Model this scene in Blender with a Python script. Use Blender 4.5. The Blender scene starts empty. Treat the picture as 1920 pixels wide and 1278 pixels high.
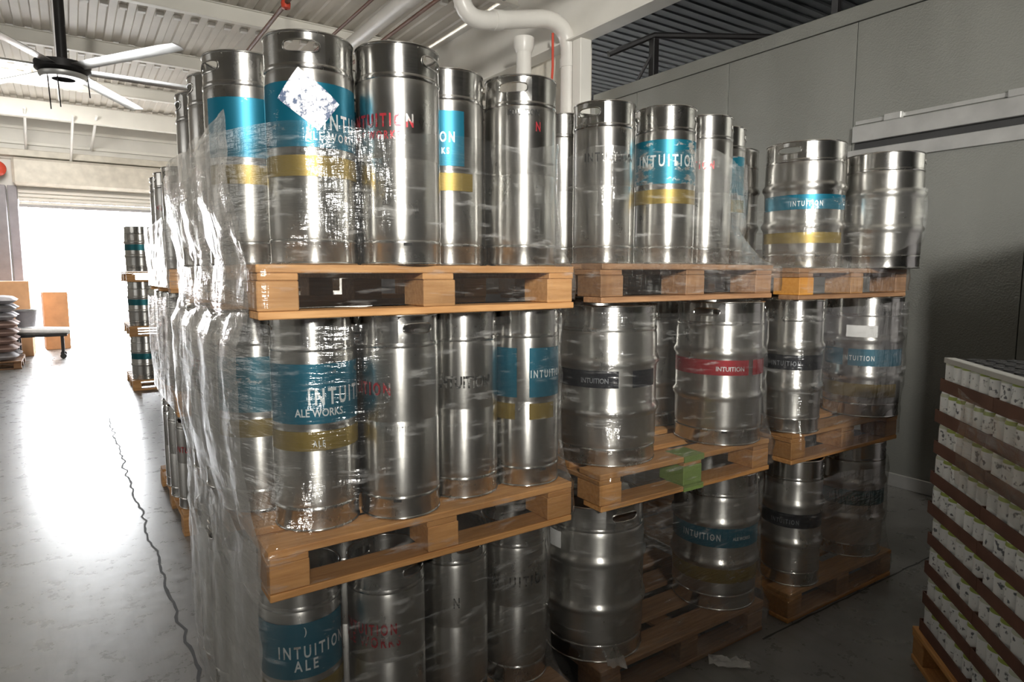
import bpy, math, random
from math import sin, cos, pi, radians, atan2, sqrt
from mathutils import Vector, Matrix, noise
random.seed(7)
S = bpy.context.scene
COL = S.collection

# ------------------------------------------------------------------ camera, sky, lights, exposure
cam_d = bpy.data.cameras.new('camera'); cam = bpy.data.objects.new('camera', cam_d); COL.objects.link(cam)
cam_d.sensor_width = 36.0; cam_d.lens = 1204 / 1920 * 36.0; cam_d.clip_end = 200
cam.location = (0, 0, 1.578)
cam.rotation_euler = (radians(90 - 6.04), 0, radians(-34.35))
S.camera = cam
S.view_settings.view_transform = 'Standard'; S.view_settings.look = 'None'
S.view_settings.exposure = 0.0; S.view_settings.gamma = 1.0; S.view_settings.use_curve_mapping = False
S.cycles.transparent_max_bounces = 24; S.cycles.max_bounces = 8; S.cycles.sample_clamp_indirect = 8.0
S.cycles.use_denoising = True

W = bpy.data.worlds.new('overcast_sky'); S.world = W; W.use_nodes = True
bg = W.node_tree.nodes['Background']; bg.inputs[0].default_value = (0.95, 0.97, 1.0, 1); bg.inputs[1].default_value = 45.0

def area(name, loc, target, sx, sy, energy, color=(1, 1, 1), portal=False, spread=180):
    l = bpy.data.lights.new(name, 'AREA'); l.shape = 'RECTANGLE'; l.size = sx; l.size_y = sy; l.energy = energy; l.color = color
    l.spread = radians(spread)
    if portal: l.cycles.is_portal = True
    o = bpy.data.objects.new(name, l); COL.objects.link(o); o.location = loc
    d = Vector(target) - Vector(loc); o.rotation_euler = d.to_track_quat('-Z', 'Y').to_euler()
    return o
area('daylight_portal_front', (0.6, 17.55, 1.6), (0.6, 0, 1.6), 2.9, 3.2, 1, portal=True)
area('assumed_rear_light', (-1.2, -3.8, 3.25), (2.55, 2.2, 3.05), 0.42, 0.9, 205, (1.0, 0.97, 0.90), spread=85)  # assumed lamp behind the viewer lighting keg fronts; rear wall has no window
area('left_fill_light', (-6.6, 6.5, 2.6), (0.0, 7.5, 1.6), 3.6, 2.6, 45, (1.0, 0.98, 0.94))  # added fill from the left; the wall there is solid
area('aisle_floor_fill', (-2.6, 3.0, 4.9), (-2.6, 3.0, 0), 0.9, 3.0, 45, (1.0, 0.96, 0.88), spread=80)  # added lamp brightening the left aisle floor; the deck has no skylight
area('door_wall_fill', (-0.8, 13.6, 4.85), (-0.4, 17.5, 1.5), 1.0, 3.0, 260, (1.0, 0.97, 0.92))  # added lamp under the closed roof, aimed to brighten the door wall

# ------------------------------------------------------------------ materials
def nm(name):
    m = bpy.data.materials.new(name); m.use_nodes = True; nt = m.node_tree
    return m, nt, nt.nodes['Principled BSDF']
def node(nt, kind, **kw):
    n = nt.nodes.new('ShaderNode' + kind)
    for k, v in kw.items(): setattr(n, k, v)
    return n
def ramp(nt, fac, stops):
    r = node(nt, 'ValToRGB'); cr = r.color_ramp
    while len(cr.elements) < len(stops): cr.elements.new(0.5)
    for e, (p, c) in zip(cr.elements, stops):
        e.position = p; e.color = (c, c, c, 1) if not isinstance(c, tuple) else (*c, 1)
    nt.links.new(fac, r.inputs[0]); return r.outputs[0]
def objnoise(nt, scale=(1, 1, 1), nscale=5, detail=3, rough=0.5, offset=True):
    tc = node(nt, 'TexCoord'); mp = node(nt, 'Mapping'); mp.inputs['Scale'].default_value = scale
    nt.links.new(tc.outputs['Object'], mp.inputs['Vector'])
    if offset:
        oi = node(nt, 'ObjectInfo'); ml = node(nt, 'VectorMath', operation='SCALE'); ml.inputs[0].default_value = (37, 53, 71)
        nt.links.new(oi.outputs['Random'], ml.inputs['Scale']); nt.links.new(ml.outputs[0], mp.inputs['Location'])
    n = node(nt, 'TexNoise'); n.inputs['Scale'].default_value = nscale; n.inputs['Detail'].default_value = detail; n.inputs['Roughness'].default_value = rough
    nt.links.new(mp.outputs[0], n.inputs['Vector']); return n.outputs['Fac']
def maprange(nt, v, a, b, c, d):
    m = node(nt, 'MapRange'); m.inputs[1].default_value = a; m.inputs[2].default_value = b; m.inputs[3].default_value = c; m.inputs[4].default_value = d
    nt.links.new(v, m.inputs[0]); return m.outputs[0]
def bump(nt, b, h, strength=0.2, dist=0.01):
    n = node(nt, 'Bump'); n.inputs['Strength'].default_value = strength; n.inputs['Distance'].default_value = dist
    nt.links.new(h, n.inputs['Height']); nt.links.new(n.outputs[0], b.inputs['Normal'])
def mixc(nt, fac, a, b, mode='MIX'):
    m = node(nt, 'Mix', data_type='RGBA', blend_type=mode)
    if isinstance(fac, float): m.inputs[0].default_value = fac
    else: nt.links.new(fac, m.inputs[0])
    for i, v in ((6, a), (7, b)):
        if isinstance(v, tuple): m.inputs[i].default_value = (*v, 1)
        else: nt.links.new(v, m.inputs[i])
    return m.outputs[2]

def plain(name, col, rough=0.5, metal=0.0, var=0.12, nscale=6, bmp=0.0, spec=0.5):
    m, nt, b = nm(name)
    f = objnoise(nt, (1, 1, 1), nscale, 4)
    c = mixc(nt, maprange(nt, f, 0.3, 0.7, 0, 1), tuple(x * (1 - var) for x in col), tuple(min(1, x * (1 + var)) for x in col))
    nt.links.new(c, b.inputs['Base Color']); b.inputs['Roughness'].default_value = rough; b.inputs['Metallic'].default_value = metal
    b.inputs['Specular IOR Level'].default_value = spec
    if bmp: bump(nt, b, f, bmp)
    return m

def steel(name, base=0.60, rough=0.30, tint=(1.0, 0.985, 0.95), aniso=0.8):
    m, nt, b = nm(name)
    oi = node(nt, 'ObjectInfo')
    streak = objnoise(nt, (1, 1, 9), 14, 3)
    grime = objnoise(nt, (1, 1, 0.6), 9, 5, 0.65)
    scuff = objnoise(nt, (2, 2, 2), 26, 6, 0.8)
    v = node(nt, 'Math', operation='MULTIPLY_ADD'); nt.links.new(oi.outputs['Random'], v.inputs[0]); v.inputs[1].default_value = 0.16; v.inputs[2].default_value = 0.90
    c = mixc(nt, maprange(nt, grime, 0.35, 0.75, 0, 1), tuple(base * t for t in tint), tuple(base * 0.78 * t for t in tint))
    c = mixc(nt, maprange(nt, scuff, 0.63, 0.72, 0, 0.55), c, (base * 0.45, base * 0.44, base * 0.42))
    c2 = node(nt, 'VectorMath', operation='SCALE'); nt.links.new(c, c2.inputs[0]); nt.links.new(v.outputs[0], c2.inputs['Scale'])
    nt.links.new(c2.outputs[0], b.inputs['Base Color'])
    b.inputs['Metallic'].default_value = 1.0
    nt.links.new(maprange(nt, grime, 0.3, 0.75, rough - 0.05, rough + 0.12), b.inputs['Roughness'])
    b.inputs['Anisotropic'].default_value = aniso; b.inputs['Anisotropic Rotation'].default_value = 0.25
    t = node(nt, 'Tangent', direction_type='RADIAL', axis='Z'); nt.links.new(t.outputs[0], b.inputs['Tangent'])
    bump(nt, b, streak, 0.05, 0.004)
    return m

def paint(name, col, wear=0.60, rough=0.4, soft=0.05):
    """worn print on a steel keg: paint flaked off in spots"""
    m, nt, b = nm(name)
    w = objnoise(nt, (1, 1, 2.2), 22, 6, 0.75); big = objnoise(nt, (1, 1, 0.5), 7, 2)
    mx = node(nt, 'Math', operation='MULTIPLY_ADD'); nt.links.new(w, mx.inputs[0]); mx.inputs[1].default_value = 0.65
    sc = node(nt, 'Math', operation='MULTIPLY'); nt.links.new(big, sc.inputs[0]); sc.inputs[1].default_value = 0.35
    nt.links.new(sc.outputs[0], mx.inputs[2])
    f = maprange(nt, mx.outputs[0], wear, wear + soft, 0, 1)
    tone = objnoise(nt, (1, 1, 1), 5, 3)
    pc = mixc(nt, tone, tuple(x * 0.85 for x in col), tuple(min(1, x * 1.15) for x in col))
    nt.links.new(mixc(nt, f, pc, (0.50, 0.49, 0.47)), b.inputs['Base Color'])
    nt.links.new(maprange(nt, f, 0, 1, 0.6, 1.0), b.inputs['Metallic'])
    b.inputs['Roughness'].default_value = rough
    return m

def wood(name, a, c, grain=(1, 14, 14)):
    m, nt, b = nm(name)
    f = objnoise(nt, grain, 5, 5, 0.6); k = objnoise(nt, (1, 1, 1), 3, 2)
    oi = node(nt, 'ObjectInfo')
    col = mixc(nt, maprange(nt, f, 0.35, 0.68, 0, 1), a, c)
    col = mixc(nt, maprange(nt, k, 0.55, 0.75, 0, 0.5), col, tuple(x * 0.55 for x in a))
    v = node(nt, 'Math', operation='MULTIPLY_ADD'); nt.links.new(oi.outputs['Random'], v.inputs[0]); v.inputs[1].default_value = 0.4; v.inputs[2].default_value = 0.78
    c2 = node(nt, 'VectorMath', operation='SCALE'); nt.links.new(col, c2.inputs[0]); nt.links.new(v.outputs[0], c2.inputs['Scale'])
    nt.links.new(c2.outputs[0], b.inputs['Base Color']); b.inputs['Roughness'].default_value = 0.7
    bump(nt, b, f, 0.25, 0.004)
    return m

def film_mat(name, haze=0.06, gloss=0.30):
    m = bpy.data.materials.new(name); m.use_nodes = True; nt = m.node_tree; nt.nodes.clear()
    out = node(nt, 'OutputMaterial'); tr = node(nt, 'BsdfTransparent'); tr.inputs[0].default_value = (0.97, 0.97, 0.96, 1)
    gl = node(nt, 'BsdfGlossy'); gl.inputs[0].default_value = (0.95, 0.95, 0.95, 1); gl.inputs['Roughness'].default_value = 0.16
    tl = node(nt, 'BsdfTranslucent'); tl.inputs[0].default_value = (0.85, 0.85, 0.84, 1)
    df = node(nt, 'BsdfDiffuse'); df.inputs[0].default_value = (0.8, 0.8, 0.79, 1)
    wr = objnoise(nt, (1.2, 1.2, 7), 7, 4, 0.55, offset=True)
    wr2 = objnoise(nt, (6, 6, 1.2), 6, 3, 0.5, offset=True)
    bp = node(nt, 'Bump'); bp.inputs['Strength'].default_value = 0.35; bp.inputs['Distance'].default_value = 0.02; nt.links.new(wr, bp.inputs['Height'])
    bp2 = node(nt, 'Bump'); bp2.inputs['Strength'].default_value = 0.2; bp2.inputs['Distance'].default_value = 0.02
    nt.links.new(wr2, bp2.inputs['Height']); nt.links.new(bp.outputs[0], bp2.inputs['Normal'])
    nt.links.new(bp2.outputs[0], gl.inputs['Normal'])
    lw = node(nt, 'LayerWeight'); lw.inputs['Blend'].default_value = 0.28
    f = maprange(nt, lw.outputs['Facing'], 0.0, 1.0, 0.05, gloss + 0.45)
    m1 = node(nt, 'MixShader'); nt.links.new(f, m1.inputs[0]); nt.links.new(tr.outputs[0], m1.inputs[1]); nt.links.new(gl.outputs[0], m1.inputs[2])
    md = node(nt, 'MixShader'); md.inputs[0].default_value = 0.5; nt.links.new(tl.outputs[0], md.inputs[1]); nt.links.new(df.outputs[0], md.inputs[2])
    fold = maprange(nt, wr, 0.58, 0.74, haze, haze + 0.30)
    m2 = node(nt, 'MixShader'); nt.links.new(fold, m2.inputs[0]); nt.links.new(m1.outputs[0], m2.inputs[1]); nt.links.new(md.outputs[0], m2.inputs[2])
    nt.links.new(m2.outputs[0], out.inputs[0])
    return m

M = {}
M['steel'] = steel('brushed_keg_steel')
M['chime'] = steel('keg_chime_steel', 0.62, 0.22)
M['valve'] = plain('valve_steel', (0.4, 0.4, 0.4), 0.35, 1.0)
M['dark'] = plain('dark_slot', (0.01, 0.01, 0.01), 0.8)
M['teal'] = paint('teal_keg_band', (0.004, 0.105, 0.165), 0.60)
M['teal_worn'] = paint('teal_keg_band_worn', (0.006, 0.11, 0.16), 0.54)
M['green'] = paint('dark_green_band', (0.008, 0.10, 0.12), 0.62)
M['yellow'] = paint('yellow_keg_band', (0.21, 0.15, 0.035), 0.61)
M['black'] = paint('black_keg_band', (0.012, 0.013, 0.018), 0.62)
M['red'] = paint('red_keg_band', (0.30, 0.015, 0.025), 0.60)
M['white_print'] = paint('white_print', (0.66, 0.70, 0.71), 0.545)
M['grey_print'] = paint('grey_print', (0.22, 0.23, 0.25), 0.54)
M['red_print'] = paint('red_print', (0.36, 0.03, 0.04), 0.50)
M['black_print'] = paint('black_print', (0.03, 0.03, 0.03), 0.50)
def sticker_mat():
    m, nt, b = nm('scraped_white_sticker')
    f = objnoise(nt, (1, 1, 1), 60, 6, 0.7); g = objnoise(nt, (1, 1, 1), 16, 3, 0.6)
    a = node(nt, 'Math', operation='MULTIPLY_ADD'); nt.links.new(g, a.inputs[0]); a.inputs[1].default_value = 0.6; nt.links.new(f, a.inputs[2])
    k = maprange(nt, a.outputs[0], 0.80, 0.90, 0, 1)
    nt.links.new(mixc(nt, k, (0.80, 0.80, 0.83), (0.09, 0.12, 0.20)), b.inputs['Base Color']); b.inputs['Roughness'].default_value = 0.7
    return m
M['sticker'] = sticker_mat()
M['paper'] = plain('white_paper', (0.75, 0.75, 0.75), 0.8)
M['wood'] = wood('pallet_wood', (0.38, 0.185, 0.065), (0.54, 0.30, 0.125))
M['wood_warm'] = wood('pallet_wood_warm', (0.36, 0.165, 0.05), (0.52, 0.27, 0.095))
M['wood_dull'] = wood('pallet_wood_dull', (0.23, 0.115, 0.055), (0.36, 0.20, 0.10))
M['wood_orange'] = wood('pallet_wood_orange', (0.50, 0.21, 0.03), (0.60, 0.29, 0.06))
M['wood_green'] = wood('green_painted_wood', (0.14, 0.22, 0.05), (0.20, 0.28, 0.08))
M['film'] = film_mat('stretch_film', 0.025, 0.16)
M['film_heavy'] = film_mat('stretch_film_layers', 0.13, 0.32)
M['film_white'] = film_mat('stretch_film_thick', 0.40, 0.4)
M['white'] = plain('white_paint', (0.74, 0.72, 0.67), 0.55, 0, 0.06, 2)
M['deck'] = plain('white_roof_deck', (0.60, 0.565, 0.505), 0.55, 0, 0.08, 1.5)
M['purlin'] = plain('purlin_paint', (0.80, 0.78, 0.72), 0.5, 0, 0.05, 2)
M['bright_white'] = plain('bright_white_paint', (0.86, 0.85, 0.82), 0.6, 0, 0.04)  # white of conduit and rods; also colours the painted light dashes
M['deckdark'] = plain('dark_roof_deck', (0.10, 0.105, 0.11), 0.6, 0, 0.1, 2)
M['iron'] = plain('black_iron', (0.015, 0.014, 0.014), 0.45, 0.3)
M['brown'] = plain('rusty_pipe', (0.16, 0.075, 0.05), 0.6)
M['pvc'] = plain('white_pvc', (0.72, 0.70, 0.66), 0.35, 0, 0.05, 3)
M['greypipe'] = plain('grey_conduit', (0.34, 0.34, 0.33), 0.4, 0.4)
M['galv'] = plain('rail_metal', (0.50, 0.50, 0.49), 0.42, 0.7)
M['rubber'] = plain('dark_rubber', (0.03, 0.03, 0.03), 0.7)
M['card'] = plain('brown_cardboard', (0.125, 0.058, 0.038), 0.75, 0, 0.2, 9)
M['cardlight'] = plain('light_cardboard', (0.55, 0.30, 0.15), 0.8, 0, 0.12, 5)
M['greycard'] = plain('grey_edge_board', (0.42, 0.42, 0.40), 0.7, 0, 0.06)
M['fanblade'] = plain('fan_blade_metal', (0.62, 0.62, 0.60), 0.3, 0.8)
M['doorgrey'] = plain('door_grey', (0.35, 0.35, 0.36), 0.55)
M['jamb'] = plain('mauve_grey_steel', (0.25, 0.235, 0.255), 0.5)
M['cream'] = plain('cream_paint', (0.62, 0.58, 0.50), 0.5)
M['redbox'] = plain('red_enamel', (0.55, 0.06, 0.03), 0.4)
M['sack_grey'] = plain('grey_sack', (0.33, 0.32, 0.34), 0.8, 0, 0.15, 8, 0.4)
M['sack_brown'] = plain('brown_sack', (0.30, 0.20, 0.17), 0.8, 0, 0.15, 8, 0.4)
M['binblack'] = plain('black_plastic', (0.02, 0.02, 0.022), 0.45)
M['lid'] = plain('can_lid_aluminium', (0.6, 0.6, 0.6), 0.3, 1.0)

def floor_mat():
    m, nt, b = nm('polished_concrete')
    tc = node(nt, 'TexCoord')
    def nz(scale, detail, rough, sc=(1, 1, 1), dist=0.0):
        mp = node(nt, 'Mapping'); mp.inputs['Scale'].default_value = sc; nt.links.new(tc.outputs['Object'], mp.inputs[0])
        n = node(nt, 'TexNoise'); n.inputs['Scale'].default_value = scale; n.inputs['Detail'].default_value = detail; n.inputs['Roughness'].default_value = rough; n.inputs['Distortion'].default_value = dist
        nt.links.new(mp.outputs[0], n.inputs['Vector']); return n.outputs['Fac']
    a = nz(1.3, 6, 0.65, (1, 1, 1), 0.6); s = nz(9, 6, 0.7); tr = nz(3.0, 5, 0.7, (3.0, 0.35, 1), 1.0)
    c = mixc(nt, maprange(nt, a, 0.3, 0.7, 0, 1), (0.10, 0.098, 0.093), (0.215, 0.21, 0.20))
    c = mixc(nt, maprange(nt, s, 0.35, 0.7, 0, 0.5), c, (0.15, 0.145, 0.135))
    c = mixc(nt, maprange(nt, tr, 0.50, 0.80, 0, 0.5), c, (0.06, 0.057, 0.052))
    nt.links.new(c, b.inputs['Base Color'])
    r = maprange(nt, s, 0.3, 0.7, 0.24, 0.36); nt.links.new(r, b.inputs['Roughness'])
    b.inputs['Specular IOR Level'].default_value = 0.7
    bump(nt, b, s, 0.05, 0.01)
    return m
M['floor'] = floor_mat()

def galvwall():
    m, nt, b = nm('stucco_embossed_steel')
    v = node(nt, 'TexVoronoi'); v.inputs['Scale'].default_value = 95
    tc = node(nt, 'TexCoord'); nt.links.new(tc.outputs['Object'], v.inputs['Vector'])
    f = objnoise(nt, (1, 1, 0.35), 2.2, 5, 0.6)
    c = mixc(nt, f, (0.27, 0.275, 0.255), (0.345, 0.35, 0.325))
    nt.links.new(c, b.inputs['Base Color']); b.inputs['Metallic'].default_value = 0.72
    nt.links.new(maprange(nt, f, 0.3, 0.7, 0.36, 0.46), b.inputs['Roughness'])
    bump(nt, b, v.outputs['Distance'], 0.22, 0.005)
    return m
M['wall'] = galvwall()

def can_mat(name, band):
    m, nt, b = nm(name)
    tc = node(nt, 'TexCoord'); sp = node(nt, 'SeparateXYZ'); nt.links.new(tc.outputs['Object'], sp.inputs[0])
    z = sp.outputs['Z']
    n1 = objnoise(nt, (1, 1, 0.8), 60, 2, 0.5)
    zone = node(nt, 'Math', operation='MULTIPLY')
    nt.links.new(maprange(nt, z, 0.050, 0.052, 0, 1), zone.inputs[0]); nt.links.new(maprange(nt, z, 0.092, 0.094, 1, 0), zone.inputs[1])
    k = node(nt, 'Math', operation='MULTIPLY'); nt.links.new(maprange(nt, n1, 0.58, 0.66, 0, 1), k.inputs[0]); nt.links.new(zone.outputs[0], k.inputs[1])
    c = mixc(nt, k.outputs[0], (0.88, 0.90, 0.90), (0.16, 0.17, 0.19))
    g = node(nt, 'Math', operation='MULTIPLY'); nt.links.new(maprange(nt, z, 0.1, 0.101, 0, 1), g.inputs[0]); nt.links.new(maprange(nt, z, 0.113, 0.1135, 1, 0), g.inputs[1])
    c = mixc(nt, g.outputs[0], c, band)
    nt.links.new(c, b.inputs['Base Color']); b.inputs['Roughness'].default_value = 0.35; b.inputs['Metallic'].default_value = 0.15
    return m
M['can'] = can_mat('white_can_lime_band', (0.36, 0.45, 0.10))
M['can_plain'] = can_mat('white_can_pale_band', (0.60, 0.64, 0.52))

# ------------------------------------------------------------------ mesh helpers
class MB:
    def __init__(s): s.v = []; s.f = []; s.mi = []
    def add(s, vs, fs, mi=0):
        n = len(s.v); s.v += [tuple(v) for v in vs]; s.f += [tuple(i + n for i in f) for f in fs]; s.mi += [mi] * len(fs); return s
    def box(s, x0, x1, y0, y1, z0, z1, mi=0, mat=None):
        vs = [(x, y, z) for z in (z0, z1) for y in (y0, y1) for x in (x0, x1)]
        if mat is not None: vs = [mat @ Vector(v) for v in vs]
        return s.add(vs, [(0, 2, 3, 1), (4, 5, 7, 6), (0, 1, 5, 4), (2, 6, 7, 3), (0, 4, 6, 2), (1, 3, 7, 5)], mi)
    def bbox(s, x0, x1, y0, y1, z0, z1, b=0.003, mi=0):
        """box with chamfered long edges (all edges)"""
        vs = []; 
        for sx in (0, 1):
            for sy in (0, 1):
                for sz in (0, 1):
                    X = (x0, x1)[sx]; Y = (y0, y1)[sy]; Z = (z0, z1)[sz]; dx = b if sx == 0 else -b; dy = b if sy == 0 else -b; dz = b if sz == 0 else -b
                    vs += [(X, Y + dy, Z + dz), (X + dx, Y, Z + dz), (X + dx, Y + dy, Z)]
        I = lambda sx, sy, sz, k: (sx * 4 + sy * 2 + sz) * 3 + k
        fs = [(I(0,0,0,0), I(0,0,1,0), I(0,1,1,0), I(0,1,0,0)), (I(1,0,0,0), I(1,1,0,0), I(1,1,1,0), I(1,0,1,0)),
              (I(0,0,0,1), I(1,0,0,1), I(1,0,1,1), I(0,0,1,1)), (I(0,1,0,1), I(0,1,1,1), I(1,1,1,1), I(1,1,0,1)),
              (I(0,0,0,2), I(0,1,0,2), I(1,1,0,2), I(1,0,0,2)), (I(0,0,1,2), I(1,0,1,2), I(1,1,1,2), I(0,1,1,2))]
        for a in (0, 1):
            for c in (0, 1):
                fs += [(I(0,a,c,1), I(0,a,c,2), I(1,a,c,2), I(1,a,c,1)), (I(a,0,c,0), I(a,0,c,2), I(a,1,c,2), I(a,1,c,0)), (I(a,c,0,0), I(a,c,0,1), I(a,c,1,1), I(a,c,1,0))]
        for a in (0, 1):
            for c in (0, 1):
                for d in (0, 1): fs.append((I(a,c,d,0), I(a,c,d,1), I(a,c,d,2)))
        return s.add(vs, fs, mi)
    def lathe(s, prof, n=40, mi=0, cap0=False, cap1=False, c=(0, 0)):
        vs = [(c[0] + r * cos(2 * pi * i / n), c[1] + r * sin(2 * pi * i / n), z) for r, z in prof for i in range(n)]
        fs = [(k * n + i, k * n + (i + 1) % n, (k + 1) * n + (i + 1) % n, (k + 1) * n + i) for k in range(len(prof) - 1) for i in range(n)]
        if cap0: fs.append(tuple(range(n - 1, -1, -1)))
        if cap1: fs.append(tuple((len(prof) - 1) * n + i for i in range(n)))
        return s.add(vs, fs, mi)
    def tube(s, pts, r, n=10, mi=0, caps=True):
        pts = [Vector(p) for p in pts]; rings = []
        up = Vector((0.13, 0.21, 0.97)).normalized()
        for i, p in enumerate(pts):
            t = ((pts[min(i + 1, len(pts) - 1)] - pts[max(i - 1, 0)])).normalized()
            if abs(t.dot(up)) > 0.95: up = Vector((1, 0.1, 0)).normalized()
            a = t.cross(up).normalized(); b = a.cross(t).normalized(); up = b
            rr = r[i] if isinstance(r, (list, tuple)) else r
            rings.append([p + a * rr * cos(2 * pi * k / n) + b * rr * sin(2 * pi * k / n) for k in range(n)])
        vs = [v for g in rings for v in g]
        fs = [(i * n + k, i * n + (k + 1) % n, (i + 1) * n + (k + 1) % n, (i + 1) * n + k) for i in range(len(pts) - 1) for k in range(n)]
        if caps: fs += [tuple(range(n - 1, -1, -1)), tuple((len(pts) - 1) * n + k for k in range(n))]
        return s.add(vs, fs, mi)
    def mesh(s, name, mats, smooth=None):
        me = bpy.data.meshes.new(name); me.from_pydata(s.v, [], s.f)
        for m in (mats if isinstance(mats, (list, tuple)) else [mats]): me.materials.append(m)
        if any(s.mi): me.polygons.foreach_set('material_index', s.mi)
        import bmesh
        b = bmesh.new(); b.from_mesh(me); bmesh.ops.recalc_face_normals(b, faces=b.faces); b.to_mesh(me); b.free()
        if smooth:
            me.shade_smooth(); me.set_sharp_from_angle(angle=radians(smooth))
        me.update(); return me

def ob(name, data, parent=None, loc=(0, 0, 0), rot=(0, 0, 0), label=None, cat=None, group=None, kind=None):
    o = bpy.data.objects.new(name, data); COL.objects.link(o)
    if parent is not None: o.parent = parent
    o.location = loc; o.rotation_euler = rot
    if label: o['label'] = label
    if cat: o['category'] = cat
    if group: o['group'] = group
    if kind: o['kind'] = kind
    return o
def thing(name, loc, label, cat, group=None, rz=0): return ob(name, None, None, loc, (0, 0, rz), label, cat, group)
def struct(name, data, **kw): return ob(name, data, kind='structure', **kw)
def bezier_bend(p0, p1, p2, n=8):
    p0, p1, p2 = map(Vector, (p0, p1, p2))
    return [(1 - t) ** 2 * p0 + 2 * t * (1 - t) * p1 + t * t * p2 for t in [i / n for i in range(n + 1)]]

# ------------------------------------------------------------------ setting
WX = 4.97
b = MB().box(-8, 12, -6, 26, -0.15, 0); struct('floor', b.mesh('floor', M['floor']))
# floor joints / cracks (children of nothing: trims of the floor)
def crack(name, pts, w, jag):
    b = MB(); P = []
    for (a, c) in zip(pts[:-1], pts[1:]):
        n = max(2, int((Vector(c) - Vector(a)).length / 0.05))
        P += [Vector(a).lerp(Vector(c), i / n) for i in range(n)]
    P.append(Vector(pts[-1])); L = []; R = []
    for i, p in enumerate(P):
        t = (P[min(i + 1, len(P) - 1)] - P[max(i - 1, 0)]).normalized(); nrm = Vector((-t.y, t.x))
        j = noise.noise(Vector((p.x * 9, p.y * 9, 3))) * jag; ww = w * (0.6 + 0.8 * abs(noise.noise(Vector((p.x * 17, p.y * 17, 9)))))
        L.append((p.x + nrm.x * (j + ww), p.y + nrm.y * (j + ww), 0.0012)); R.append((p.x + nrm.x * (j - ww), p.y + nrm.y * (j - ww), 0.0012))
    b.add(L + R, [(i, i + 1, len(L) + i + 1, len(L) + i) for i in range(len(L) - 1)])
    return struct(name, b.mesh(name, M['rubber']))
crack('trim_1', [(0.25, 8.2), (0.27, 6.0), (0.31, 3.4), (0.35, 1.6), (0.36, 0.4)], 0.008, 0.03)
crack('trim_2', [(-3.0, 9.95), (0.4, 9.82)], 0.012, 0.02)
crack('trim_3', [(2.38, 1.56), (4.9, 1.50)], 0.006, 0.006)

# door wall (far end) with opening x -0.75..1.95, z 0..3.1
DY = 17.5; OX0, OX1, OZ = -0.84, 2.05, 3.15
b = MB(); b.box(-8, OX0, DY, DY + 0.2, 0, 5.2); b.box(OX1, 12, DY, DY + 0.2, 0, 5.2); b.box(OX0, OX1, DY, DY + 0.2, OZ, 5.2)
wb = struct('wall_back', b.mesh('wall_back', M['white']))
for k, z in enumerate((3.98, 4.30, 4.62)):
    ob('girt', MB().bbox(-8, 5, DY - 0.07, DY - 0.01, z, z + 0.06, 0.004).mesh('girt', M['purlin']), wb)
b = MB().box(-8.2, -8, -6, 18, 0, 5.2)
struct('wall_left', b.mesh('wall_left', M['white']))
b = MB().box(-8, 12, -6.2, -6, 0, 5.2)
struct('wall_front', b.mesh('wall_front', M['deckdark']))

# cooler wall on the right: embossed steel panels
wr = struct('wall_right', MB().box(WX + 0.045, WX + 0.12, -6, 5.62, 0, 3.44).mesh('wall_right', M['dark']))
seams = [-6, -4.15, -3.0, -1.88, -0.73, 0.41, 1.55, 2.685, 3.83, 4.97, 5.62]
for a, c in zip(seams[:-1], seams[1:]):
    ob('wall_panel', MB().bbox(WX, WX + 0.044, a + 0.003, c - 0.003, 0.02, 3.44, 0.0003).mesh('wall_panel', M['wall']), wr)
struct('trim_4', MB().bbox(WX - 0.012, WX + 0.10, -6, 5.64, 3.445, 3.56, 0.004).mesh('trim_4', M['wall']))
struct('baseboard_right', MB().bbox(WX - 0.02, WX, -6, 5.62, 0, 0.10, 0.004).mesh('baseboard', M['galv']))
struct('wall_north', MB().box(WX + 0.05, 9.0, 5.55, 5.62, 0, 3.44).mesh('wall_cooler_end', M['wall']))
struct('wall_side', MB().box(5.02, 5.2, 5.95, 17.5, 0, 5.2).mesh('wall_side', M['cream']))
# sliding door rail on the cooler wall
rail = thing('sliding_door_rail', (WX, 2.66, 2.4), 'long grey metal sliding-door rail bolted to the panelled steel wall', 'rail')
ob('track_plate', MB().bbox(-0.05, -0.001, -4.5, 0, 0.150, 0.27, 0.003).mesh('track_plate', M['galv']), rail)
ob('track_slot', MB().bbox(-0.010, -0.001, -4.5, 0, 0.101, 0.149, 0.002).mesh('track_slot', M['rubber']), rail)
ob('lower_flashing', MB().bbox(-0.022, -0.001, -4.5, 0.12, 0.006, 0.100, 0.003).mesh('lower_flashing', M['galv']), rail)
for k in range(5):
    ob('bracket', MB().bbox(-0.045, -0.001, -0.34 - k * 0.75, -0.22 - k * 0.75, 0.271, 0.325, 0.006).mesh('bracket', M['galv']), rail)
ob('top_strip', MB().bbox(-0.012, -0.001, -4.5, 0.0, 0.285, 0.315, 0.002).mesh('top_strip', M['galv']), rail)

# ceilings
CZ = 5.0
def corrug(x0, x1, y0, y1, z, pitch, h, along='Y'):
    b = MB(); prof = []; t = x0 if along == 'Y' else y0; end = x1 if along == 'Y' else y1
    while t < end:
        prof += [(t, 0), (t + pitch * 0.42, 0), (t + pitch * 0.5, h), (t + pitch * 0.92, h)]; t += pitch
    if along == 'Y': vs = [(p, y, z + q) for y in (y0, y1) for p, q in prof]
    else: vs = [(x, p, z + q) for x in (x0, x1) for p, q in prof]
    n = len(prof); b.add(vs, [(i, i + 1, n + i + 1, n + i) for i in range(n - 1)])
    b.box(x0, x1, y0, y1, z + h + 0.01, z + h + 0.06)
    return b
ce = struct('ceiling', corrug(-8, 4.75, -6, 17.5, CZ, 0.21, 0.022).mesh('ceiling', M['deck']))
PY = [-5.7, -3.2, -0.7, 1.8, 4.3, 6.75, 9.22, 11.66, 14.14, 16.72]
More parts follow.
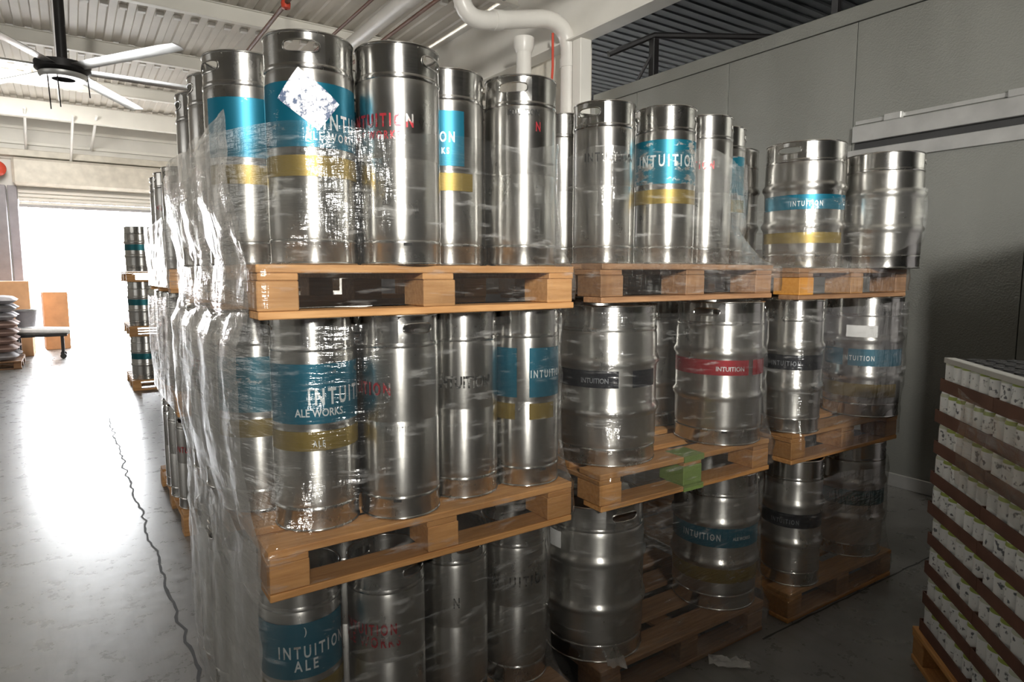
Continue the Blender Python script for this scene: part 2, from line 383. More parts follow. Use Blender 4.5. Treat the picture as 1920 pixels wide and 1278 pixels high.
for y in PY:
    b = MB().bbox(-8, 4.7, y - 0.045, y + 0.045, CZ - 0.20, CZ - 0.185, 0.003); b.bbox(-8, 4.7, y - 0.006, y + 0.006, CZ - 0.185, CZ - 0.012, 0.001); b.bbox(-8, 4.7, y - 0.045, y + 0.045, CZ - 0.012, CZ - 0.001, 0.002)
    ob('purlin', b.mesh('purlin', M['purlin']), ce)
    if 4 < y < 15:
        p = MB(); x = -8
        while x < 4.6:
            if x > -3.5: p.bbox(x + 0.108, x + 0.198, y + 0.78, y + 0.86, CZ - 0.022, CZ + 0.03, 0.004)
            x += 0.21
        ob('light_dash', p.mesh('light_dash', M['bright_white']), ce, kind='stuff')  # white blocks stand in for the dashes of light along the deck
b = MB().bbox(-8, 4.7, 16.05, 16.2, 4.62, 4.95, 0.005); struct('trim_5', b.mesh('tie_beam', M['purlin']))
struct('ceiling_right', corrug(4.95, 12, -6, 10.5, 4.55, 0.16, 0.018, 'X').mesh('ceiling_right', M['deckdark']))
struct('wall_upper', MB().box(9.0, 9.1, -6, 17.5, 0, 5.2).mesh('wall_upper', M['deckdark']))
# beam and column
b = MB().bbox(4.74, 4.96, -6, 17.4, 4.16, 4.18, 0.003); b.bbox(4.83, 4.87, -6, 17.4, 4.18, 4.98, 0.003); b.bbox(4.74, 4.96, -6, 17.4, 4.98, 5.0, 0.003)
struct('trim_6', b.mesh('roof_beam', M['white']))
struct('trim_7', MB().bbox(4.79, 4.945, 5.665, 5.81, 0, 4.16, 0.006).mesh('column', M['white']))
struct('trim_8', MB().bbox(4.4, 9, 8.6, 8.75, 4.1, 4.5, 0.006).mesh('cross_beam', M['white']))
# dark steel bracing above the cooler
br = thing('roof_brace', (5.55, 5.3, 3.56), 'black steel roof brace standing above the cooler wall top', 'brace')
ob('post', MB().bbox(-0.04, 0.04, -0.04, 0.04, 0, 0.62, 0.004).mesh('post', M['iron']), br)
ob('beam', MB().tube([(-0.5, 0.2, 0.42), (0.0, 0.0, 0.66), (3.0, -2.0, 0.62)], 0.035, 8).mesh('beam', M['iron'], 40), br)
ob('strut', MB().tube([(-0.25, 0.1, 0.02), (0.0, 0.0, 0.5)], 0.018, 8).mesh('strut', M['iron'], 40), br)
b2 = thing('roof_angle', (5.9, 3.4, 3.9), 'short black steel angle hanging under the dark roof deck', 'bracket')
ob('hanger', MB().bbox(-0.03, 0.03, -0.03, 0.03, 0.0, 0.64, 0.003).mesh('hanger', M['iron']), b2)
ob('arm', MB().bbox(-0.03, 0.03, -0.9, 0.03, -0.05, 0.0, 0.003).mesh('arm', M['iron']), b2)

# roll-up door at the far end
dr = struct('door_1', MB().bbox(OX0 - 0.05, OX1 + 0.05, DY - 0.42, DY - 0.02, 3.42, 3.98, 0.05).mesh('door_hood', M['cream']))
for k in range(4):
    z = 3.06 + k * 0.085
    sl = MB().tube([(OX0 + 0.02, DY - 0.06, z), (OX1 - 0.02, DY - 0.06, z)], 0.042, 8)
    ob('door_slat', sl.mesh('door_slat', M['white'], 50), dr)
ob('bottom_bar', MB().bbox(OX0 + 0.01, OX1 - 0.01, DY - 0.10, DY - 0.03, 2.98, 3.04, 0.006).mesh('bottom_bar', M['doorgrey']), dr)
for x in (OX0 - 0.16, OX1):
    ob('door_track', MB().bbox(x, x + 0.16, DY - 0.12, DY - 0.01, 0, 3.42, 0.006).mesh('door_track', M['jamb']), dr)
struct('trim_9', MB().bbox(-1.34, -1.02, DY - 0.35, DY - 0.02, 0, 3.40, 0.01).mesh('steel_column', M['jamb']))
struct('trim_10', MB().bbox(-3.0, 2.6, DY - 0.30, DY - 0.02, 4.02, 4.16, 0.01).mesh('door_lintel', M['cream']))
rb = thing('alarm_bell', (-1.13, DY - 0.36, 3.72), 'round red alarm bell on the wall left of the roll-up door', 'bell')
ob('gong', MB().lathe([(0.0, 0.10), (0.09, 0.09), (0.15, 0.05), (0.16, 0.0)], 24, cap0=False).mesh('gong', M['redbox'], 50), rb, rot=(radians(90), 0, 0))
ob('back_box', MB().bbox(-0.06, 0.06, 0.0, 0.30, -0.06, 0.06, 0.01).mesh('back_box', M['redbox']), rb)
# yard outside
struct('yard', MB().box(-30, 34, DY + 0.3, 60, -0.2, -0.02).mesh('yard', plain('pale_yard_concrete', (0.62, 0.61, 0.58), 0.8)))

# ------------------------------------------------------------------ pallets
PH = 0.137; KH = 0.594
_pm = {}
def pmesh(key, fn):
    if key not in _pm: _pm[key] = fn()
    return _pm[key]
def pallet(x0, y0, w, d, z, label, mat='wood', rz=0.0, group='pallets in the keg stacks', blocks=None, name='wooden_pallet', green=False):
    root = thing(name, (x0, y0, z), label, 'pallet', group, rz)
    rnd = random.Random(hash((round(x0, 2), round(z, 2))) & 0xffff)
    def part(nmn, x, y, zz, sx, sy, sz, m=mat):
        me = pmesh((nmn, round(sx, 3), round(sy, 3), round(sz, 3), m), lambda: MB().bbox(0, sx, 0, sy, 0, sz, 0.0025).mesh(nmn, M[m]))
        return ob(nmn, me, root, (x + rnd.uniform(-.003, .003), y + rnd.uniform(-.001, .002), zz))
    n = 7; bw = 0.118; gap = (d - n * bw) / (n - 1)
    for i in range(n): part('deck_board', 0, i * (bw + gap), 0.116, w, bw, 0.021)
    for i, x in enumerate((0, w / 2 - 0.05, w - 0.10)): part('stringer_board', x, 0.002, 0.097, 0.10, d - 0.004, 0.0185)
    for i, x in enumerate((0.0, w / 2 - 0.05, w - 0.105)):
        for j, y in enumerate((0.0, d / 2 - 0.065, d - 0.135)):
            m = (blocks or {}).get((i, j), mat)
            part('block', x + 0.001, y + 0.003, 0.0205, 0.103, 0.13, 0.076, m)
    if green:
        for (q0, q1) in ((.116, .138), (0, .0205)): ob('green_paint', MB().box(w / 2 - .055, w / 2 + .055, -.0045, .10, q0 - .0008, q1 + .0006).mesh('green_paint', M['wood_green']), root)
    for j, y in enumerate((0, d / 2 - 0.05, d - 0.10)): part('bottom_board', 0, y, 0.0, w, 0.10, 0.020)
    return root

# ------------------------------------------------------------------ kegs
def keg_meshes(r, kind):
    d = {}
    n = 48
    if kind == 'slim':
        prof = [(0.0, 0.045), (r * .80, 0.045), (r * .955, .060), (r * .985, .070), (r, .085), (r, .283), (r - .0012, .286), (r - .0012, .290), (r, .293), (r, .486), (r * .988, .498), (r * .955, .507), (r * .88, .514), (r * .55, .530), (r * .2, .536), (0.0001, .537)]
        cz0, cz1, sz, sh, sa = .503, .589, .553, .0150, radians(23)
    else:
        def rib(z): return [(r - .004, z - .026), (r - .001, z - .016), (r + .0045, z - .009), (r + .006, z), (r + .0045, z + .009), (r - .001, z + .016), (r - .004, z + .026)]
        prof = [(0.0, .045), (r * .80, .045), (r * .93, .058), (r * .965, .068), (r - .0045, .085)] + rib(.205) + rib(.385) + [(r - .0045, .478), (r * .965, .497), (r * .93, .506), (r * .85, .513), (r * .5, .530), (r * .15, .536), (.0001, .537)]
        cz0, cz1, sz, sh, sa = .502, .589, .552, .0155, radians(17.5)
    d['body'] = MB().lathe(prof, n).mesh('keg_body', M['steel'], 50)
    rc = r * (0.99 if kind == 'slim' else 0.965); th = 0.003
    b = MB(); mg = radians(7); N = 28
    A = sa + mg
    def pt(rr, a, z): return (rr * cos(a), rr * sin(a), z)
    ha = [0.0, pi]
    half_h = (cz1 - cz0) / 2; zc = (cz0 + cz1) / 2
    for a0 in ha:
        inn = []; out = []
        for k in range(N):
            t = 2 * pi * k / N; ca, sa_ = cos(t), sin(t)
            # stadium hole
            lx = sa * rc; e = 4.0
            sx = (abs(ca) ** e + abs(sa_ * 1.0) ** e) ** (-1 / e)
            px = lx * math.copysign(abs(ca) ** 0.62, ca); pz = sh * math.copysign(abs(sa_) ** 0.62, sa_)
            inn.append((px / rc, sz + pz))
            m = max(abs(ca), abs(sa_)); out.append((A * ca / m, zc + half_h * sa_ / m))
        for rr, flip in ((rc, 0), (rc - th, 1)):
            vs = [pt(rr, a0 + a, z) for a, z in inn] + [pt(rr, a0 + a, z) for a, z in out]
            b.add(vs, [(k, (k + 1) % N, N + (k + 1) % N, N + k) for k in range(N)])
        vs = [pt(rc, a0 + a, z) for a, z in inn] + [pt(rc - th, a0 + a, z) for a, z in inn]
        b.add(vs, [(k, (k + 1) % N, N + (k + 1) % N, N + k) for k in range(N)])
        # rolled lip round the slot
        b.tube([pt(rc + .0005, a0 + a, z) for a, z in inn + inn[:1]], 0.0022, 5, caps=False)
    for a0 in ha:
        m = 14; s0 = a0 + A; s1 = a0 + pi - A
        for rr in (rc, rc - th):
            vs = [pt(rr, s0 + (s1 - s0) * i / m, z) for z in (cz0, cz1) for i in range(m + 1)]
            b.add(vs, [(i, i + 1, m + 2 + i, m + 1 + i) for i in range(m)])
    ring = lambda R, z, q, kk=10: [(R + q * cos(2 * pi * i / kk), z + q * sin(2 * pi * i / kk)) for i in range(kk + 1)]
    b.lathe(ring(rc - .0015, cz1 + .001, .0038), n)
    b.lathe([(rc + .0004, cz0 + .010), (rc + .0024, cz0 + .004), (rc + .0018, cz0 - .003), (rc - .001, cz0 - .005)], n)
    d['top_chime'] = b.mesh('keg_top_chime', M['chime'], 50)
    b = MB().lathe([(rc - th, .008), (rc - th, .064), (rc * .97, .067)], n); b.lathe([(rc, .008), (rc, .056), (rc + .0022, .060), (rc + .0018, .066), (rc - .003, .071)], n)
    b.lathe(ring(rc - .0015, .0045, .0042), n)
    d['bottom_chime'] = b.mesh('keg_bottom_chime', M['chime'], 50)
    b = MB().lathe([(.030, .530), (.030, .552), (.026, .556), (.026, .548), (.016, .548), (.012, .553), (.0001, .553)], 20)
    d['valve'] = b.mesh('keg_valve', M['valve'], 40)
    a = 0.011 / rc
    b = MB().add([pt(rc + .0026, s * a, z) for z in (.054, .0615) for s in (-1, -.4, .4, 1)], [(0, 1, 5, 4), (1, 2, 6, 5), (2, 3, 7, 6)])
    d['drain'] = b.mesh('drain_slot', M['dark'])
    return d, rc
KM = {}
def kmesh(r, kind):
    k = (round(r, 4), kind)
    if k not in KM: KM[k] = keg_meshes(r, kind)
    return KM[k]

def arc(r, z0, z1, a0, a1, mat, dz0=None):
    n = max(4, int(abs(a1 - a0) / radians(5))); m = 3
    vs = []; fs = []
    for j in range(m + 1):
        for i in range(n + 1):
            a = a0 + (a1 - a0) * i / n; vs.append((r * cos(a), r * sin(a), z0 + (z1 - z0) * j / m))
    fs = [(j * (n + 1) + i, j * (n + 1) + i + 1, (j + 1) * (n + 1) + i + 1, (j + 1) * (n + 1) + i) for j in range(m) for i in range(n)]
    return MB().add(vs, fs).mesh('print_band', M[mat], 60)
_txt = {}
def text_verts(body, bold=0.0, sp=1.0):
    k = (body, bold, sp)
    if k in _txt: return _txt[k]
    cu = bpy.data.curves.new('t', 'FONT'); cu.body = body; cu.size = 1.0; cu.align_x = 'CENTER'; cu.offset = bold; cu.space_character = sp; cu.resolution_u = 3
    o = bpy.data.objects.new('t', cu); COL.objects.link(o)
    bpy.context.view_layer.update()
    dg = bpy.context.evaluated_depsgraph_get(); me = o.evaluated_get(dg).to_mesh()
    vs = [tuple(v.co) for v in me.vertices]; fs = [tuple(p.vertices) for p in me.polygons]
    o.evaluated_get(dg).to_mesh_clear(); bpy.data.objects.remove(o); bpy.data.curves.remove(cu)
    _txt[k] = (vs, fs); return _txt[k]
def text_wrap(body, r, ang, z, size, mat, sx=1.0, bold=0.02):
    vs, fs = text_verts(body, bold, 1.0 if sx > .7 else 1.45)
    P = [(r * cos(ang + x * size * sx / r), r * sin(ang + x * size * sx / r), z + y * size) for x, y, _ in vs]
    return MB().add(P, fs).mesh('print_lettering', M[mat])

KEGGROUP = {}
def keg(x, y, z, r=.1175, kind='slim', slot=90, label=None, group=None, deco=(), sc=1.0, drain=None, cat='keg', simple=False):
    ms, rc = kmesh(r, kind)
    face = atan2(-y, -x)
    root = thing('beer_keg', (x, y, z + 0.0005), label, cat, group)
    if sc != 1.0: root.scale = (1, 1, sc)
    ob('body', ms['body'], root, rot=(0, 0, face + x))
    ob('top_chime', ms['top_chime'], root, rot=(0, 0, face + radians(slot)))
    ob('bottom_chime', ms['bottom_chime'], root)
    if simple: return root
    ob('valve', ms['valve'], root)
    if drain is not None: ob('drain_slot', ms['drain'], root, rot=(0, 0, face + radians(drain)))
    for d in deco:
        k = d[0]
        if k == 'band':   # band, mat, zfrac_top, zfrac_bot, a0, a1
            _, mat, t, bt, a0, a1, lab = d
            ob('printed_band', arc(r + (.0012 if kind == 'slim' else -.0022), KH * (1 - bt), KH * (1 - t), face + radians(a0), face + radians(a1), mat), root, label=lab)
        elif k == 'text':
            _, body, zt, size, ang, mat, sx, bold = d
            ob('lettering', text_wrap(body, r + (.0022 if kind == 'slim' else -.0012), face + radians(ang), KH * (1 - zt), size, mat, sx, bold), root)
        elif k == 'diamond':
            _, ang, zt, s = d
            vs = []; N = 8
            for j in range(N + 1):
                for i in range(N + 1):
                    u = (i / N - .5) * s * 1.25; v = (j / N - .5) * s * 0.9; th = radians(-38)
                    X = u * cos(th) - v * sin(th); Z = u * sin(th) + v * cos(th); a = face + radians(ang) + X / r
                    vs.append(((r + .0030) * cos(a), (r + .0030) * sin(a), KH * (1 - zt) + Z))
            me = MB().add(vs, [(j * (N + 1) + i, j * (N + 1) + i + 1, (j + 1) * (N + 1) + i + 1, (j + 1) * (N + 1) + i) for j in range(N) for i in range(N)]).mesh('sticker', M['sticker'], 60)
            ob('sticker', me, root, label='scraped white diamond-shaped sticker')
        elif k == 'patch':
            _, ang, z0, z1, da, mat = d
            ob('paper_label', arc(r + .0015, z0, z1, face + radians(ang - da), face + radians(ang + da), mat), root, label='small white paper label')
    return root

L1, L2, L3 = PH, PH * 2 + KH, PH * 3 + KH * 2
Z2, Z3 = PH + KH, PH * 2 + KH * 2      # pallet bases of levels 2 and 3
T = lambda a0=-80, a1=80, m='teal': ('band', m, .215, .49, a0, a1, 'teal printed band')
Yb = lambda a0=-78, a1=78: ('band', 'yellow', .525, .615, a0, a1, 'yellow printed band')
TX = lambda ang=0, m='white_print', zt=.40, size=.045, sx=.62, body='INTUITION', bold=.02: ('text', body, zt, size, ang, m, sx, bold)
TEAL = (T(), Yb(), TX(2), TX(0, zt=.455, size=.020, body='ALE WORKS', sx=.9), TX(0, zt=.59, size=.022, body='INTUITION ALE WORKS', sx=.45, m='white_print'))

# pallets of the three front stacks
pallet(.372, 1.648, 1.002, 1.2, 0, 'floor-level wooden pallet under the near left keg stack', 'wood_dull')
pallet(.374, 1.648, 1.002, 1.2, Z2, 'light wooden pallet carrying the middle tier of the near left stack, deck in view', 'wood_warm')
pallet(.372, 1.650, 1.004, 1.2, Z3, 'light wooden pallet at eye level carrying the top tier of the near left stack', 'wood')
pallet(1.50, 1.625, .95, 1.2, 0, 'dusty wooden pallet on the floor under the two large kegs', 'wood_dull', -.02)
pallet(1.50, 1.640, .95, 1.2, Z2, 'wooden pallet with green painted middle block under the two large ribbed kegs', 'wood_warm', -.03, blocks={(1, 0): 'wood_green'}, green=True)
pallet(1.50, 1.650, .95, 1.2, Z3 + .012, 'wooden pallet at eye level in the middle stack, right of the nearest one', 'wood_dull', -.02)
pallet(2.585, 1.570, .88, 1.2, 0, 'wooden pallet on the floor under the far right keg stack', 'wood_warm', -.03)
pallet(2.585, 1.590, .88, 1.2, Z2, 'yellowish wooden pallet with three blocks under the right stack middle tier', 'wood_warm', -.04)
pallet(2.585, 1.590, .90, 1.2, Z3, 'wooden pallet with a bright orange block at the top right of the stacks', 'wood_dull', -.03, blocks={(0, 0): 'wood_orange', (1, 0): 'wood'})

# --- near left stack, top tier
G = 'kegs on the top near left pallet'
keg(.568, 1.81, L3, slot=-9, label='tall keg with teal and yellow bands and a scraped white diamond sticker', group=G, deco=(T(-75, 80), Yb(-75, 80), TX(72, zt=.41, size=.058, sx=.6), TX(30, zt=.46, size=.03, body='ALE WORKS', sx=.7), TX(5, zt=.60, size=.022, body='ALE'), ('diamond', -2, .29, .105)))
keg(.80, 1.749, L3, slot=58, label='tall plain keg with red lettering beside the diamond-stickered keg', group=G, drain=10, deco=(TX(-28, 'red_print', .375, .048, .62, bold=.03), ('text', 'ALE WORKS', .43, .03, -34, 'red_print', .7, .02)))
keg(1.02, 1.865, L3, slot=100, label='keg with a square teal label and short yellow band between two taller kegs', group=G, deco=(T(-75, 27), Yb(-75, 42), TX(-30, zt=.37, size=.042), TX(-28, zt=.43, size=.026, body='ALE WORKS', sx=.7)))
keg(1.255, 1.787, L3, slot=-12, label='plain keg with faint dark stamp at the right end of the near top pallet', group=G, deco=(('text', 'INTUITION', .21, .026, 5, 'black_print', .8, .01), ('text', 'N', .29, .04, 28, 'red_print', .6, .02)))
keg(.46, 2.065, L3, slot=120, label='teal banded keg behind the diamond-stickered keg, second along the left side', group=G, deco=(T(-60, 85), Yb(-60, 85)))
keg(.455, 2.31, L3, slot=100, label='plain brownish steel keg, third along the left side of the top tier', group=G)
keg(.452, 2.565, L3, slot=100, label='steel keg at the back left corner of the top near pallet', group=G)
keg(.70, 2.05, L3, slot=80, label='keg in second row seen between the diamond-stickered keg and the red lettered keg', group=G, deco=(T(), Yb()))
keg(.945, 2.11, L3, slot=80, label='keg in second row behind the square teal label keg', group=G)
keg(1.19, 2.05, L3, slot=40, label='keg in second row behind the dark stamped keg, black gap beside it', group=G)
# middle tier
G = 'kegs on the middle near left pallet'
keg(.557, 1.819, L2, slot=90, label='keg with big white INTUITION on a teal band above a yellow band', group=G, drain=70, deco=(T(-72, 85), Yb(-75, 85), TX(52, zt=.40, size=.062, sx=.60, bold=.03), TX(6, zt=.455, size=.03, body='ALE WORKS', sx=.8), TX(4, zt=.595, size=.024, body='ALE', m='white_print')))
keg(.795, 1.764, L2, slot=30, label='plain keg with handle slot in view, right of the big INTUITION keg', group=G, drain=-5, deco=(TX(-62, 'red_print', .385, .05, bold=.03), ('text', 'INTUITION', .56, .02, 0, 'black_print', .6, .01)))
keg(1.036, 1.81, L2, slot=90, label='keg with worn black lettering, third across the middle tier', group=G, deco=(TX(5, 'black_print', .40, .05, .72, bold=.03),))
keg(1.273, 1.787, L2, slot=90, label='keg with teal and yellow label in two halves at the right pallet end', group=G, drain=32, deco=(T(-70, -12), T(8, 75), Yb(-60, -15), Yb(8, 55), TX(45, zt=.38, size=.035)))
keg(.46, 2.065, L2, slot=100, label='faded teal and yellow keg behind hazy film on the middle tier left side', group=G, deco=(T(-70, 40, 'teal_worn'), Yb(-70, 40)))
keg(.455, 2.31, L2, slot=100, label='plain keg under film, third along the left side of the middle tier', group=G)
keg(.452, 2.56, L2, slot=100, label='keg with a red print under film at the back of the middle tier left side', group=G, deco=(TX(-20, 'red_print', .38, .05, bold=.03),))
keg(.70, 2.06, L2, slot=80, label='keg in second row of the middle tier, behind the big INTUITION keg', group=G)
keg(.945, 2.07, L2, slot=80, label='keg in second row of the middle tier, behind the slotted plain keg', group=G)
keg(1.185, 2.06, L2, slot=80, label='keg in second row of the middle tier, behind the two half teal label', group=G)
# floor tier
G = 'kegs on the floor pallet of the near left stack'
keg(.505, 1.85, L1, slot=60, label='keg with dark teal print under the near pallet corner, its open top in view', group=G, deco=(T(-85, 70), Yb(), ('text', ')', .27, .03, 5, 'white_print', .8, .02), TX(18, zt=.385, size=.05), TX(5, zt=.45, size=.045, body='ALE', sx=.7)))
keg(.755, 1.80, L1, slot=48, label='keg with two lines of red lettering in the lowest tier', group=G, deco=(TX(-30, 'red_print', .365, .045, .6, bold=.03), ('text', 'ALE WORKS', .43, .045, -30, 'red_print', .62, .03)))
keg(1.02, 1.85, L1, slot=28, label='grimy plain keg with handle slot in view in the lowest tier', group=G, deco=(('text', 'N', .40, .05, 5, 'black_print', .6, .01),))
keg(1.268, 1.84, L1, slot=95, label='plain stained keg at the right end of the near floor tier', group=G, deco=(TX(10, 'black_print', .39, .05, .7, bold=.02),))
keg(.46, 2.10, L1, slot=100, label='keg behind the near film, second along the left side of the lowest tier', group=G)
keg(.455, 2.345, L1, slot=100, label='keg behind the near film, third along the left side of the lowest tier', group=G)
keg(.455, 2.59, L1, slot=100, label='keg behind the near film, last along the left side of the lowest tier', group=G)
keg(.72, 2.08, L1, slot=80, label='keg in second row of the lowest tier, behind the dark teal one', group=G)
keg(.97, 2.10, L1, slot=80, label='keg in second row of the lowest tier, behind the red lettered one', group=G)
# --- middle stack, top tier (slim kegs)
G = 'slim kegs on the top middle pallet'; zt = L3 + .012
keg(1.715, 1.885, zt, slot=-30, label='slim keg with handle slot at left and faint black print, first on middle top pallet', group=G, deco=(('text', 'INTUITION', .37, .045, 12, 'black_print', .66, .02),))
keg(1.96, 1.80, zt, slot=95, label='slim keg with worn teal band and glinting film, second on middle top pallet', group=G, deco=(T(-80, 80, 'teal_worn'), Yb(-80, 80), TX(8, zt=.38, size=.06)))
keg(2.205, 1.815, zt, slot=95, label='slim keg with a small red N, third on middle top pallet', group=G, deco=(('text', 'INTUITION', .36, .045, -22, 'red_print', .6, .03),))
keg(2.42, 1.91, zt, slot=95, label='slim keg hazy behind film, last on middle top pallet', group=G, deco=(T(-70, 70, 'teal_worn'), Yb()))
keg(1.70, 2.13, zt, slot=95, label='slim keg in second row glimpsed left of the slotted slim keg', group=G)
keg(1.95, 2.08, zt, slot=95, label='slim keg in second row behind the worn teal slim keg', group=G)
keg(2.20, 2.09, zt, slot=95, label='slim keg in second row behind the small red N keg', group=G)
# middle tier: large ribbed kegs
R1 = .1975
G = 'large kegs on the middle tier of the middle stack'
BB = lambda m, a0, a1, t=.40, bt=.505: ('band', m, t, bt, a0, a1, None)
keg(1.705, 1.845, L2, R1, 'half', 100, label='large ribbed keg with two black label strips beside the near stack', group=G, deco=(BB('black', -70, 14), BB('black', 30, 65), TX(-12, 'grey_print', zt=.475, size=.026, body='INTUITION', sx=.8)))
keg(2.30, 1.775, L2, .185, 'half', -18, label='large ribbed keg with a red band across its waist', group=G, drain=10, deco=(BB('red', -80, 40), BB('red', 47, 80), TX(15, zt=.475, size=.026, sx=.9)))
keg(1.90, 2.28, L2, R1, 'half', 60, label='dark large keg in the gap behind the black strip and red band kegs', group=G, deco=(BB('red', -70, 70),))
keg(2.30, 2.20, L2, R1, 'half', 60, label='large keg behind the red banded keg', group=G)
G = 'large kegs on the floor tier of the middle stack'
keg(1.64, 1.83, L1, R1, 'half', 38, label='large grimy ribbed keg with a handle slot and white paper tag, lowest tier', group=G, deco=(('patch', -46, .422, .486, 9, 'paper'),))
keg(2.33, 1.79, L1, .185, 'half', 100, label='large ribbed keg with teal band and white lettering in the lowest tier', group=G, deco=(BB('teal', -80, 80, .385, .525), ('band', 'yellow', .665, .79, -80, 80, 'yellow printed band'), TX(-18, zt=.475, size=.04), TX(38, zt=.47, size=.02, body='ALE WORKS', sx=.8)))
keg(1.92, 2.23, L1, R1, 'half', 60, label='dark large keg with a black band in the gap of the lowest tier', group=G, deco=(BB('black', -80, 80),))
# --- right stack
G = 'kegs on the right stack'
keg(3.01, 1.85, L3, .188, 'half', -24, label='large shiny keg with handle slot, teal and yellow bands, top of the right stack', group=G, drain=22, deco=(BB('teal', -70, 75, .42, .535), ('band', 'yellow', .715, .80, -70, 65, 'yellow printed band'), TX(4, zt=.51, size=.034)))
keg(3.305, 1.62, L3, .178, 'half', 95, sc=.91, label='shorter large keg under hazy film at the right end of the top tier', group=G)
keg(2.83, 2.20, L3, .18, 'half', 0, label='dark large keg half hidden behind the shiny top right keg', group=G)
keg(2.70, 1.685, L2, .132, 'half', 95, label='slim ribbed keg with a black band, left on the right middle pallet', group=G, deco=(BB('black', -80, 80, .41, .52), TX(-10, 'grey_print', zt=.49, size=.03)))
keg(3.335, 1.69, L2, .18, 'half', 95, label='large keg with teal and yellow bands and paper sticker, right middle pallet', group=G, deco=(BB('teal', -70, -28, .43, .57), BB('teal', -20, 75, .43, .57), ('band', 'yellow', .72, .83, -75, 60, 'yellow printed band'), ('patch', -2, .385, .455, 22, 'paper'), TX(-5, zt=.525, size=.034)))
keg(3.0, 2.05, L2, .18, 'half', 95, label='large keg seen in the gap between the black banded and teal banded kegs', group=G, deco=(BB('teal', -70, 70, .43, .57), ('band', 'yellow', .72, .83, -75, 75, 'yellow printed band')))
keg(2.765, 1.69, L1, .135, 'half', 95, label='slim ribbed keg with a dark band on the lowest right pallet', group=G, deco=(BB('black', -80, 80, .42, .53), TX(-12, 'grey_print', zt=.50, size=.03)))
keg(3.33, 1.73, L1, .178, 'half', 95, label='large keg with dark green band in shadow on the lowest right pallet', group=G, deco=(BB('green', -80, 80, .41, .54), TX(-4, 'grey_print', zt=.50, size=.036)))
# --- stacks behind, along the left aisle
for si, (sx, sy) in enumerate(((.47, 4.18), (.66, 5.75), (.84, 7.3))):
    w = ('second', 'third', 'fourth')[si]
    for ti, z in enumerate((0, Z2, Z3)):
        tn = ('floor', 'middle', 'top')[ti]
        pallet(sx, sy, 1.0, 1.2, z, f'wooden {tn} pallet of the {w} film-wrapped keg stack along the aisle', 'wood', group='pallets behind the near stack')
        pos = [(.12, .16), (.105, .42), (.105, .67), (.37, .15), (.62, .16)] if si == 0 else [(.12, .14), (.11, .40), (.11, .66)]
        for ki, (dx, dy) in enumerate(pos):
            where = ('at front corner', 'second along aisle', 'third along aisle', 'second across front', 'third across front')[ki]
            deco = (TX(-20, 'red_print', .4, .05, bold=.03),) if (ki + ti) % 3 == 0 and si == 0 else ()
            keg(sx + dx, sy + dy, z + PH, slot=-40 if ki == 0 else 90, label=f'steel keg {where}, {tn} tier, {w} stack down the aisle', group='kegs in the wrapped stacks along the aisle', deco=deco)
# far stack by the door (half barrels)
for ti in range(3):
    tn = ('lowest', 'middle', 'topmost')[ti]; z = (PH + KH) * ti
    pallet(.60, 9.90, 1.0, 1.1, z, f'{tn} pallet of the keg column standing by the bright doorway', 'wood', group='pallets by the doorway')
    for ki, (dx, dy) in enumerate(((.21, .21), (.62, .21))):
        keg(.60 + dx, 9.90 + dy, z + PH, .2, 'half', 90, label=f'large keg on the {tn} pallet of the column by the doorway, ' + ('aisle side' if ki == 0 else 'inner side'), group='kegs in the column by the doorway', deco=(BB('green', -80, 80, .40, .53),))

